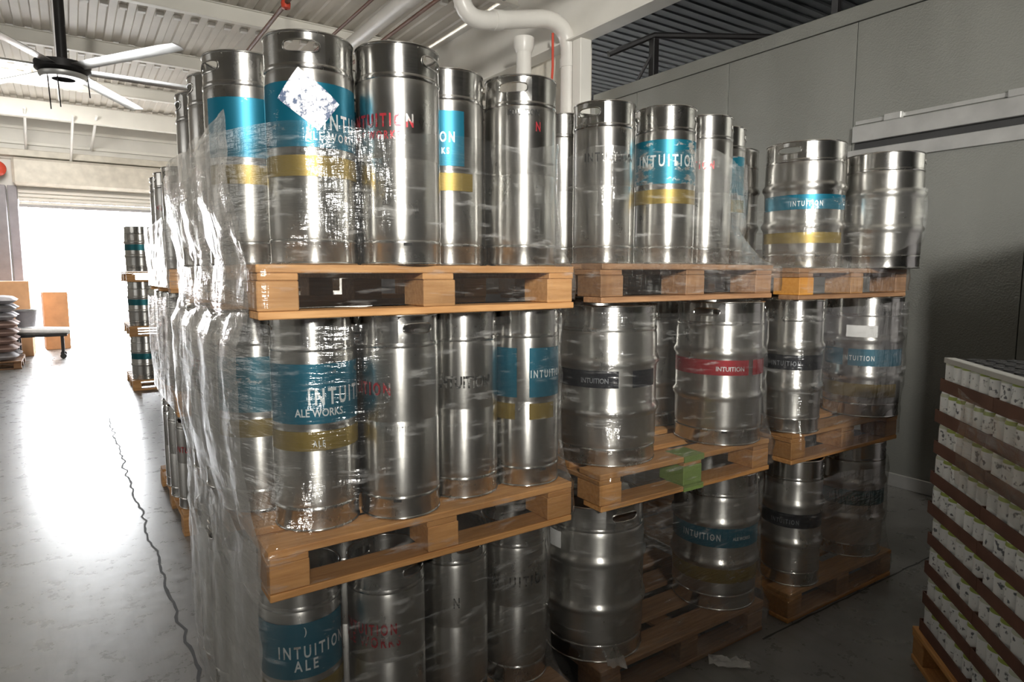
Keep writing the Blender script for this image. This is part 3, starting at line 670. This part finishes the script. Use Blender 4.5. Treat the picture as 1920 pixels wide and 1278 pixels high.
# ------------------------------------------------------------------ stretch film round the loads
def hull(pts):
    pts = sorted(set(pts)); 
    def half(P):
        h = []
        for p in P:
            while len(h) >= 2 and (h[-1][0] - h[-2][0]) * (p[1] - h[-2][1]) - (h[-1][1] - h[-2][1]) * (p[0] - h[-2][0]) <= 0: h.pop()
            h.append(p)
        return h
    a = half(pts); c = half(pts[::-1]); return a[:-1] + c[:-1]
def resample(poly, n):
    P = poly + poly[:1]; L = [0]
    for a, c in zip(P[:-1], P[1:]): L.append(L[-1] + math.dist(a, c))
    out = []; j = 0
    for i in range(n):
        s = L[-1] * i / n
        while L[j + 1] < s: j += 1
        t = (s - L[j]) / max(1e-9, L[j + 1] - L[j]); out.append((P[j][0] + (P[j + 1][0] - P[j][0]) * t, P[j][1] + (P[j + 1][1] - P[j][1]) * t))
    return out
def wrap(circles, rect, z0, ztop, seed, amp=.006, topwave=.05, zdeck=None, n=220, m=26, off=.007):
    """film sleeve: hugs the pallet rectangle near the deck and the keg hull above it"""
    pts = [(round(x + (r + off) * cos(t), 5), round(y + (r + off) * sin(t), 5)) for x, y, r in circles for t in [2 * pi * k / 36 for k in range(36)]]
    up = resample(hull(pts), n)
    cx = sum(p[0] for p in up) / n; cy = sum(p[1] for p in up) / n
    x0, x1, y0, y1 = rect
    def raypoly(poly, a):
        d = (cos(a), sin(a)); best = 0
        for p, q in zip(poly, poly[1:] + poly[:1]):
            ex, ey = q[0] - p[0], q[1] - p[1]; den = d[0] * ey - d[1] * ex
            if abs(den) < 1e-12: continue
            t = ((p[0] - cx) * ey - (p[1] - cy) * ex) / den; u = ((p[0] - cx) * d[1] - (p[1] - cy) * d[0]) / den
            if t > 0 and -1e-9 <= u <= 1 + 1e-9: best = max(best, t)
        return best
    ri = [(x0, y0), (x1, y0), (x1, y1), (x0, y1)]
    vs = []; fs = []
    for j in range(m + 1):
        v = j / m
        for i in range(n):
            ux, uy = up[i]; a = atan2(uy - cy, ux - cx); ru = math.hypot(ux - cx, uy - cy); rp = raypoly(ri, a) + off
            zt = ztop + topwave * noise.noise(Vector((cos(a) * 1.6 + seed, sin(a) * 1.6, seed)))
            z = z0 + (zt - z0) * v
            k = 0 if z < zdeck else min(1, ((z - zdeck) / .16)) ** .5
            rr = rp * (1 - k) + ru * k
            rr += amp * (noise.noise(Vector((ux * 7, uy * 7, z * 22 + seed))) + .8 * noise.noise(Vector((ux * 18 + z * 14, uy * 18, z * 9 + seed)))) * (1 if 0 < j else .3) + amp * .9
            vs.append((cx + rr * cos(a), cy + rr * sin(a), z))
    fs = [(j * n + i, j * n + (i + 1) % n, (j + 1) * n + (i + 1) % n, (j + 1) * n + i) for j in range(m) for i in range(n)]
    return MB().add(vs, fs)
def film(circles, rect, zbase, h, seed, label, mat='film', **kw):
    me = wrap(circles, rect, zbase + .03, zbase + PH + h, seed, zdeck=zbase + PH, **kw).mesh('stretch_film', M[mat], 80)
    return ob('stretch_film', me, label=label, cat='plastic film', group='stretch film round the pallet loads')
s = .1175
C1 = lambda P: [(x, y, s) for x, y in P]
REC1 = (.372, 1.376, 1.648, 2.85)
film(C1([(.568, 1.81), (.80, 1.749), (1.255, 1.787), (.46, 2.065), (.455, 2.31), (.452, 2.565), (.455, 2.72), (1.25, 2.72)]), REC1, Z3, .34, 1.3, 'clear stretch film round the top tier of the near left stack', topwave=.12)
film(C1([(.557, 1.819), (.795, 1.764), (1.273, 1.787), (.46, 2.065), (.455, 2.31), (.455, 2.72), (1.25, 2.72)]), REC1, Z2, .57, 4.1, 'wrinkled stretch film round the middle tier of the near left stack', topwave=.02)
film(C1([(.505, 1.85), (.755, 1.80), (1.268, 1.84), (.46, 2.10), (.455, 2.345), (.455, 2.72), (1.25, 2.72)]), REC1, 0, .58, 7.7, 'hazy stretch film sheet round the lowest tier of the near left stack', topwave=.02)
REC2 = (1.50, 2.45, 1.60, 2.82)
film(C1([(1.715, 1.885), (1.96, 1.80), (2.205, 1.815), (2.42, 1.91), (1.62, 2.6), (2.33, 2.6)]), REC2, Z3 + .012, .42, 2.2, 'stretch film round the slim kegs on the middle top pallet', topwave=.08)
film([(1.705, 1.845, R1), (2.30, 1.775, .185), (1.705, 2.5, R1), (2.25, 2.5, R1)], REC2, Z2, .56, 5.5, 'stretch film round the large kegs with black strip and red band', topwave=.02)
film([(1.64, 1.83, R1), (2.33, 1.79, .185), (1.70, 2.5, R1), (2.25, 2.5, R1)], REC2, 0, .56, 9.1, 'stretch film round the grimy large kegs of the lowest tier', topwave=.02)
REC3 = (2.585, 3.47, 1.555, 2.75)
film([(3.01, 1.85, .188), (3.305, 1.62, .178), (2.83, 2.2, .18), (2.80, 2.5, .18), (3.25, 2.5, .18)], REC3, Z3, .33, 3.4, 'film round the lower half of the top right kegs', topwave=.06)
film([(2.70, 1.685, .132), (3.335, 1.69, .18), (2.80, 2.5, .18), (3.25, 2.5, .18)], REC3, Z2, .56, 6.2, 'film round the right stack middle tier', topwave=.02)
film([(2.765, 1.69, .135), (3.33, 1.73, .178), (2.80, 2.5, .18), (3.25, 2.5, .18)], REC3, 0, .50, 8.8, 'dull film round the lowest right pallet', topwave=.05)
for si, (sx, sy) in enumerate(((.47, 4.18), (.66, 5.75), (.84, 7.3))):
    w = ('second', 'third', 'fourth')[si]
    for ti, z in enumerate((0, Z2, Z3)):
        if si == 0 and ti == 0: continue
        tn = ('floor', 'middle', 'top')[ti]
        film(C1([(sx + .12, sy + .15), (sx + .10, sy + 1.06), (sx + .88, sy + .16), (sx + .88, sy + 1.05)]), (sx, sx + 1.0, sy, sy + 1.2), z, (.57, .57, .30)[ti], 11 + si * 3 + ti, f'whitish stretch film round the {tn} tier of the {w} keg stack down the aisle', 'film_white' if si else 'film_heavy', n=120, m=14)
def side_sheet(prof, y0, y1, seed, mat, label, ny=40, nz=36, amp=.006):
    P = []
    for k in range(nz + 1):
        t = k / nz * (len(prof) - 1); i = min(int(t), len(prof) - 2); f = t - i
        P.append([prof[i][q] + (prof[i + 1][q] - prof[i][q]) * f for q in (0, 1)])
    vs = []
    for x, z in P:
        for j in range(ny + 1):
            y = y0 + (y1 - y0) * j / ny; e = min(1, j / 4, (ny - j) / 4)
            d = amp * (noise.noise(Vector((y * 5 + z * 5, z * 16 - y * 6, seed))) + .7 * noise.noise(Vector((y * 14 + z * 9, z * 5, seed + 3)))) - .012 * abs(sin(y * 9 + seed)) * e
            vs.append((x + min(d, .004) - .004, y, z + .05 * noise.noise(Vector((y * 2.2, seed, 1))) * (1 if z > prof[-1][1] - .02 else 0)))
    fs = [(k * (ny + 1) + j, k * (ny + 1) + j + 1, (k + 1) * (ny + 1) + j + 1, (k + 1) * (ny + 1) + j) for k in range(nz) for j in range(ny)]
    return ob('stretch_film', MB().add(vs, fs).mesh('side_film', M[mat], 80), label=label, cat='plastic film', group='film sheets on the aisle side')
side_sheet([(.350, .02), (.352, .45), (.350, .74), (.352, .87)], 1.65, 2.86, 1.0, 'film_heavy', 'dull flat film sheet hanging over the lowest tier on the aisle side')
side_sheet([(.355, .72), (.356, .87), (.325, 1.10), (.322, 1.40), (.350, 1.47)], 1.65, 2.86, 2.0, 'film_heavy', 'stretched film sheet with diagonal folds on the middle tier aisle side')
side_sheet([(.354, 1.45), (.356, 1.62), (.325, 1.78), (.322, 1.95)], 1.66, 2.86, 3.0, 'film_heavy', 'glinting film sheet on the top tier aisle side')
# loose black cord hanging in the gap
ob('strap_tail', MB().tube([(.365, 2.62, 1.33), (.352, 2.56, 1.28), (.350, 2.50, 1.22), (.353, 2.46, 1.16)], [.010, .014, .014, .006], 6).mesh('strap_tail', M['binblack'], 60), label='short black strap end sticking out of the film', cat='strap')

# ------------------------------------------------------------------ pallet of cans (front right)
az = radians(47); Cx, Cy = 2.764, 1.103
cr = atan2(-cos(az), -sin(az))          # local +X runs along the face towards the camera, local +Y away from the face
MC = Matrix.Translation((Cx, Cy, 0)) @ Matrix.Rotation(cr, 4, 'Z')
def cw(x, y, z): v = MC @ Vector((x, y, z)); return (v.x, v.y, v.z)
# face normal check: local -Y or +Y must point away from the camera
side = 1 if (Vector(cw(0, 1, 0)) - Vector(cw(0, 0, 0))).dot(Vector((cos(az), -sin(az), 0))) > 0 else -1
pz = pallet(0, 0, 1.24, 1.02, 0, 'wooden pallet under the stack of canned drinks at lower right', 'wood_warm', name='can_pallet', group='pallet under the cans')
if side > 0: pz.location = cw(-.03, -.02, 0); pz.rotation_euler = (0, 0, cr)
else: pz.location = cw(-.03 + 1.24, .02, 0); pz.rotation_euler = (0, 0, cr + pi)
P_ = .0665; TH = .0475; LP = .1235
can_prof = [(.0, .004), (.022, .004), (.0255, .0), (.0275, .003), (.0314, .012), (.0317, .016), (.0317, .100), (.0311, .106), (.0280, .116), (.0272, .119), (.0276, .1215), (.0264, .1222), (.0256, .1185), (.0, .118)]
can_me = [MB().lathe(can_prof, 20).mesh('can', M[k], 50) for k in ('can', 'can_plain')]
hold_me = MB().lathe([(.0300, .113), (.0315, .117), (.0312, .1235), (.027, .1245), (.013, .1240), (.012, .1225)], 16).mesh('holder', M['binblack'], 40)
tray_me = None
b = MB(); TW, TD = 6 * P_ + .004, 4 * P_ + .004
b.box(0, TW, 0, TD, 0, .0025)
for (a0, a1, c0, c1) in ((0, TW, 0, .0025), (0, TW, TD - .0025, TD), (0, .0025, .0025, TD - .0025), (TW - .0025, TW, .0025, TD - .0025)): b.box(a0, a1, c0, c1, .0025, TH)
tray_me = b.mesh('tray', M['card'])
rowname = ('lowest', 'second', 'third', 'fourth', 'fifth', 'sixth', 'seventh', 'eighth', 'topmost')
ordn = ['first', 'second', 'third', 'fourth', 'fifth', 'sixth', 'seventh', 'eighth', 'ninth', 'tenth', 'eleventh', 'twelfth', 'thirteenth', 'fourteenth', 'fifteenth', 'sixteenth', 'seventeenth', 'eighteenth']
inner = MB()
rot_t = cr if side > 0 else cr
for L in range(9):
    z = PH + .001 + L * LP; jx = random.uniform(-.012, .008) + L * .001; jy = random.uniform(-.006, .006)
    for k in range(3):
        for q in range(2 if L == 8 else 1):
            yy = jy + q * (TD + .002)
            o = ob('cardboard_tray', tray_me, None, cw(jx + k * (TW + .002), side * yy if side > 0 else -yy - TD, z), (0, 0, cr),
                   f'brown cardboard tray, {ordn[k]} from left, {rowname[L]} layer of cans' + (', back row' if q else ''), 'tray', 'cardboard trays on the can pallet')
    cols = 18 if L < 8 else 12
    for i in range(cols):
        for q in range(8 if L == 8 else 1):
            x = jx + .002 + (i + .5) * P_ + (i // 6) * .006; y = jy + .002 + (q + .5) * P_ + (q // 4) * .006
            lab = f'white can, {ordn[i]} from left, front row, {rowname[L]} layer of the can pallet' if q == 0 else f'white can with black top holder, {ordn[i]} from left, {ordn[q]} row back, top layer'
            c = ob('drink_can', can_me[(i * 7 + L * 3 + q) % 3 == 0], None, cw(x, side * y, z + .003), (0, 0, random.uniform(0, 6)), lab, 'can', 'white cans on the can pallet')
            if L == 8: ob('plastic_holder', hold_me, c, label='black plastic holder ring')
    if L < 8:
        for i in range(18):
            for q in range(1, 4):
                x = jx + .002 + (i + .5) * P_ + (i // 6) * .006; y = jy + .002 + (q + .5) * P_
                p = cw(x, side * y, 0); inner.lathe([(.0, z + .004), (.0325, z + .004), (.0325, z + .105), (.027, z + .119), (.0, z + .119)], 8, c=(p[0], p[1]))
ob('inner_cans', inner.mesh('inner_cans', M['can_plain'], 50), label='white cans packed behind the front row of the can pallet', cat='can', kind='stuff')
b = MB(); zt = PH + 9 * LP + .0045
e = thing('edge_protector', cw(.06, 0, zt), 'grey cardboard edge strip lying along the top of the can pallet', 'edge strip', rz=cr)
ys = (-.004, .030) if side > 0 else (-.030, .004)
ob('top_flange', MB().bbox(0, 1.12, ys[0], ys[1], 0, .007, .002).mesh('top_flange', M['greycard']), e)
yl = (-.008, -.0045) if side > 0 else (.0045, .008)
ob('front_flange', MB().bbox(0, 1.12, yl[0], yl[1], -.012, .007, .001).mesh('front_flange', M['greycard']), e)
# film on the can pallet
n = 60; m = 16; vs = []
for j in range(m + 1):
    for i in range(n + 1):
        x = .24 + .95 * i / n; z = PH + 5.6 * LP + (2.6 * LP + .05 * noise.noise(Vector((x * 3, 1, 4)))) * j / m
        y = -.022 - .010 * (noise.noise(Vector((x * 6, z * 22, 2))) + noise.noise(Vector((x * 20 + z * 10, z * 6, 5))))
        vs.append(cw(x, side * y, z))
ob('stretch_film', MB().add(vs, [(j * (n + 1) + i, j * (n + 1) + i + 1, (j + 1) * (n + 1) + i + 1, (j + 1) * (n + 1) + i) for j in range(m) for i in range(n)]).mesh('film', M['film'], 80), label='clear film stretched over the front of the can pallet', cat='plastic film')

# ------------------------------------------------------------------ ceiling fan
fan = thing('ceiling_fan', (.057, 8.03, 3.6), 'large six-bladed ceiling fan on a black drop rod', 'fan')
ob('drop_rod', MB().lathe([(.045, .06), (.045, 1.36)], 16).mesh('drop_rod', M['iron'], 50), fan)
ob('ceiling_mount', MB().bbox(-.16, .16, -.12, .12, 1.33, 1.40, .01).mesh('ceiling_mount', M['pvc']), fan)
ob('motor_hub', MB().lathe([(0, -.05), (.20, -.05), (.24, -.02), (.24, .05), (.12, .08), (.06, .10), (0, .10)], 24).mesh('motor_hub', M['iron'], 40), fan)
ob('hub_ring', MB().lathe([(.10, -.10), (.19, -.10), (.21, -.075), (.21, -.052), (.10, -.052)], 24).mesh('hub_ring', M['galv'], 40), fan)
for k in range(6):
    a = radians(2 + 60 * k); b = MB(); vs = []
    secs = [(.18, .06), (.30, .075), (1.45, .075), (1.62, .06)]
    for r_, w_ in secs:
        for t, h_ in ((-1, .012), (-.4, .024), (.5, .014), (1, -.012), (.5, .004), (-.4, .008)): vs.append((r_, t * w_, h_))
    N = 6; fs = [(j * N + i, j * N + (i + 1) % N, (j + 1) * N + (i + 1) % N, (j + 1) * N + i) for j in range(3) for i in range(N)] + [tuple(range(N)), tuple(18 + i for i in range(N))]
    bl = ob('blade', b.add(vs, fs).mesh('blade', M['fanblade'], 40), fan, rot=(0, 0, a))
for k, (x, y, l) in enumerate(((-.13, -.05, .32), (-.05, -.1, .30), (.20, -.1, .18))):
    ob('pull_cord', MB().tube([(x, y, -.09), (x + .01, y, -.09 - l)], .006, 6).mesh('pull_cord', M['iron'], 40), fan)

# ------------------------------------------------------------------ pipes and conduits under the roof
def pipe(name, pts, r, mat, label, cat='pipe', group=None, n=16, couplings=()):
    root = thing(name, pts[0], label, cat, group); o0 = Vector(pts[0])
    ob('pipe_run', MB().tube([Vector(p) - o0 for p in pts], r, n).mesh('pipe_run', M[mat], 50), root)
    for (p, d, l) in couplings:
        p = Vector(p) - o0; d = Vector(d).normalized()
        ob('coupling', MB().tube([p - d * l / 2, p + d * l / 2], r * 1.12, n).mesh('coupling', M[mat], 50), root)
    return root
pipe('sprinkler_main', [(3.03, 3.5, 4.38), (3.03, 17.4, 4.38)], .085, 'pvc', 'thick white pipe running along the roof above the kegs', couplings=[((3.03, 6.2, 4.38), (0, 1, 0), .25)])
pipe('thin_brown_pipe', [(3.22, 3.5, 4.32), (3.22, 17.4, 4.32)], .02, 'brown', 'thin brown pipe on the right of the thick white roof pipe', n=8)
pipe('thin_dark_pipe', [(2.80, 3.5, 4.45), (2.80, 17.4, 4.45)], .018, 'brown', 'thin dark pipe on the left of the thick white roof pipe', n=8)
pipe('brown_gas_pipe', [(1.98, 3.5, 4.32), (1.98, 15.0, 4.32)], .024, 'brown', 'thin brown pipe above the teal banded keg', n=8)
hc = thing('hanger_cable', (1.98, 7.0, 4.32), 'thin dark hanger rod with a clamp holding the brown pipe', 'cable')
ob('rod', MB().tube([(0, 0, 0), (0, 0, .66)], .007, 6).mesh('rod', M['iron'], 40), hc)
ob('clamp', MB().lathe([(.012, -.06), (.045, -.05), (.05, .0), (.03, .05), (.01, .06)], 10).mesh('clamp', M['redbox'], 40), hc)
pipe('white_conduit', [(-.0, 7.2, 4.78), (.02, 15.0, 4.78)], .018, 'bright_white', 'thin white conduit running along the white roof deck behind the fan', 'conduit', n=8)
for k, (x, y0, z0, y1, z1) in enumerate(((-.55, 15.9, 4.75, 17.4, 4.15), (.22, 15.9, 4.70, 17.4, 3.9), (.62, 15.9, 4.75, 17.4, 4.3))):
    pipe('brace_rod', [(x, y0, z0), (x - .08, y1, z1)], .026, 'bright_white', ('left', 'middle', 'right')[k] + ' white brace rod sloping down to the far door wall', 'brace', 'white brace rods', n=8)
dx, dy = 4.80, 5.92
down = [(3.42, dy, 5.0), (3.42, dy, 4.45)] + bezier_bend((3.42, dy, 4.45), (3.44, dy, 4.12), (3.72, dy, 4.22), 8)[1:] + [(4.40, dy, 4.33)]
pipe('white_duct', [(3.42, dy, 4.99), (3.42, dy, 4.42)] + bezier_bend((3.42, dy, 4.42), (3.43, dy, 4.10), (3.78, dy, 4.20), 8)[1:] + [(4.45, dy, 4.36)] + bezier_bend((4.45, dy, 4.36), (4.84, dy, 4.42), (4.83, dy, 4.02), 8)[1:] + [(4.83, dy, 0.02)], .092, 'pvc', 'white plastic duct that bends across the roof and drops beside the column', 'duct', couplings=[((4.83, dy, 3.95), (0, 0, 1), .10), ((3.86, dy, 4.22), (1, 0, .14), .10)])
st = thing('vent_stub', (4.33, 6.1, 3.4), 'short flared white vent pipe behind the dark stamped keg', 'vent')
ob('stub_pipe', MB().lathe([(.085, -.4), (.085, .64)], 18).mesh('stub_pipe', M['pvc'], 50), st)
ob('flared_collar', MB().lathe([(.086, .62), (.112, .68), (.115, .78), (.100, .785), (.095, .70)], 18).mesh('flared_collar', M['pvc'], 50), st)
for k in range(5):
    pipe('grey_conduit', [(3.52 + k * .12, 3.0, 4.50), (3.52 + k * .12, 6.02, 4.50)], .026, 'greypipe', f'grey conduit in the bundle under the roof, {ordn[k]} from the left', 'conduit', 'grey conduits above the duct', n=8)
pipe('red_hose', [(4.62, 5.95, 4.25), (4.63, 5.96, 3.9), (4.60, 5.97, 3.4), (4.66, 5.95, 2.9), (4.66, 5.95, 1.2)], .014, 'redbox', 'thin dark red hose hanging beside the white duct', 'hose', n=8)

# ------------------------------------------------------------------ things by the far door on the left
pallet(-1.86, 13.25, 1.1, 1.1, 0, 'wooden pallet under the stack of sacks at far left', 'wood_dull', group='pallet under sacks')
def sack_mesh(seed):
    b = MB(); nx, ny = 14, 8; vs = []
    for sgn in (-1, 1):
        for j in range(ny + 1):
            for i in range(nx + 1):
                u = i / nx * 2 - 1; v = j / ny * 2 - 1
                ed = (1 - abs(u) ** 5) * (1 - abs(v) ** 4); h = .068 * max(0, ed) ** .45
                x = u * .50 * (1 - .05 * v * v); y = v * .26 * (1 - .04 * u * u)
                vs.append((x + .008 * noise.noise(Vector((u * 3, v * 3, seed))), y, .068 + sgn * h * (1 + .12 * noise.noise(Vector((u * 4, v * 4, seed + sgn))))))
    K = (nx + 1) * (ny + 1); f = []
    for j in range(ny):
        for i in range(nx):
            q = (j * (nx + 1) + i, j * (nx + 1) + i + 1, (j + 1) * (nx + 1) + i + 1, (j + 1) * (nx + 1) + i); f += [q, tuple(K + a for a in q[::-1])]
    return b.add(vs, f)
for L in range(8):
    me = sack_mesh(L).mesh('sack', M['sack_grey' if L in (0, 5, 6, 7) else 'sack_brown'], 70)
    for k in range(2):
        ob('filled_sack', me, None, (-1.28 + random.uniform(-.02, .02), 13.52 + k * .54, PH + L * .132), (0, 0, random.uniform(-.04, .04)),
           ('grey' if L in (0, 5, 6, 7) else 'brown') + f' filled sack, {ordn[L]} from the bottom in the ' + ('front' if k == 0 else 'back') + ' pile at far left', 'sack', 'sacks on the far left pallet')
def carton(x, y, w, d, h, rz, label, mat='cardlight', z=0):
    r = thing('cardboard_box', (x, y, z), label, 'box', 'boxes by the far door', rz)
    ob('carton', MB().bbox(0, w, 0, d, 0, h, .006).mesh('carton', M[mat]), r)
    ob('flap', MB().bbox(.005, w * .5, .005, d - .005, h + .0005, h + .004, .001).mesh('flap', M[mat]), r); ob('flap', MB().bbox(w * .5 + .004, w - .005, .005, d - .005, h + .0005, h + .004, .001).mesh('flap', M[mat]), r)
    ob('tape', MB().box(w * .5 - .03, w * .5 + .034, -.001, d + .001, h + .0045, h + .006).mesh('tape', M['paper']), r)
carton(-1.62, 15.2, .95, .8, 1.42, 0, 'large brown cardboard box behind the sacks by the door jamb')
carton(-.50, 16.3, .42, .5, 1.18, .1, 'tall pale orange cardboard box standing in the bright doorway')
cart = thing('hand_cart', (-.62, 14.7, 0), 'low dark cart loaded with a white folded sheet near the doorway', 'cart')
ob('cart_deck', MB().bbox(-.30, .50, -.3, .3, .42, .48, .006).mesh('cart_deck', M['iron']), cart)
for x in (-.24, .42):
    for y in (-.24, .24):
        lg = ob('leg', MB().bbox(x - .025, x + .025, y - .025, y + .025, .10, .42, .003).mesh('leg', M['iron']), cart)
        ob('caster', MB().tube([(x, y - .02, .05), (x, y + .02, .05)], .05, 12).mesh('caster', M['rubber'], 40), lg)
ob('handle', MB().tube([(-.30, -.25, .45), (-.34, -.25, 1.0), (-.34, .25, 1.0), (-.30, .25, .45)], .02, 8).mesh('handle', M['iron'], 50), cart)
ob('folded_sheet', MB().bbox(-.3, .55, -.28, .28, 0, .10, .03).mesh('folded_sheet', M['paper']), None, (-.62, 14.7, .481), (0, .06, 0), 'white folded plastic sheet on the low cart', 'sheet')
tub = thing('plastic_tub', (-.72, 14.62, .60), 'grey plastic tub on top of the white folded sheet', 'tub')
ob('shell', MB().lathe([(.0, .005), (.13, .005), (.17, .30), (.16, .30), (.12, .02), (0, .02)], 20).mesh('shell', M['sack_grey'], 40), tub)
ob('rim', MB().lathe([(.165, .29), (.185, .295), (.185, .315), (.160, .312)], 20).mesh('rim', M['greypipe'], 40), tub)
bn = thing('black_bin', (-.885, 6.9, 0), 'black plastic bin at the left picture edge on the aisle floor', 'bin')
ob('bin_body', MB().lathe([(0, .002), (.19, .002), (.24, .44), (.22, .44), (.18, .02), (0, .02)], 24).mesh('bin_body', M['binblack'], 40), bn)
ob('bin_rim', MB().lathe([(.235, .425), (.255, .43), (.255, .455), (.225, .452)], 24).mesh('bin_rim', M['binblack'], 40), bn)
# unseen carton load added past the right edge to shade the lower wall
tl = thing('unseen_shade_load', (3.92, .06, 0), 'unseen carton load added beyond the right edge to shade the cooler wall', 'load')
for j in range(6):
    for i in range(2):
        ob('carton', MB().bbox(i * .48, i * .48 + .475, 0, 1.05, .14 + j * .29, .14 + j * .29 + .287, .005).mesh('carton', M['sack_grey']), tl)
ob('skid', MB().bbox(0, .96, 0, 1.05, 0, .138, .004).mesh('skid', M['wood_dull']), tl)

# unseen carton stacks added behind the camera and the kegs to block light
def light_blocker(x, y, n, hh, label):
    gl = thing('unseen_light_blocker', (x, y, 0), label, 'load')
    for j in range(n):
        for i in range(2):
            ob('carton', pmesh(('carton', i, j, hh), lambda: MB().bbox(i * .5, i * .5 + .495, 0, .95, .14 + j * hh, .14 + j * hh + hh - .003, .005).mesh('carton', M['sack_grey'])), gl)
    ob('skid', pmesh('skid', lambda: MB().bbox(0, 1.0, 0, .95, 0, .138, .004).mesh('skid', M['wood_dull'])), gl)
for k, (x, y) in enumerate(((-1.75, -2.35), (-.60, -2.75), (.55, -3.15))):
    light_blocker(x, y, 8, .277, 'unseen carton stack added behind the viewer to block light, ' + ('left', 'middle', 'right')[k] + ' of three')
for k, x in enumerate((1.62, 2.70, 3.78)):
    light_blocker(x, 3.05, 6, .27, 'unseen carton stack added behind the kegs to block door light, ' + ('left', 'middle', 'right')[k] + ' of three')

# torn bits of film left on the floor pallet and the floor
def scrap(x, y, z, sx, sy, seed, label):
    n = 9; vs = [((i / n - .5) * sx, (j / n - .5) * sy, .006 + .03 * abs(noise.noise(Vector((i * .7, j * .7, seed)))) + .012 * abs(noise.noise(Vector((i * 1.9, j * 1.9, seed))))) for j in range(n + 1) for i in range(n + 1)]
    ob('film_scrap', MB().add(vs, [(j * (n + 1) + i, j * (n + 1) + i + 1, (j + 1) * (n + 1) + i + 1, (j + 1) * (n + 1) + i) for j in range(n) for i in range(n)]).mesh('film_scrap', M['film_white'], 80), None, (x, y, z), (0, 0, seed), label, 'plastic scrap')
scrap(1.60, 1.66, PH, .14, .07, 1.0, 'crumpled white film scrap on the pallet edge below the grimy large keg')
scrap(2.10, 1.52, 0.002, .16, .06, 2.3, 'crumpled film scrap on the dark floor before the large teal banded keg')
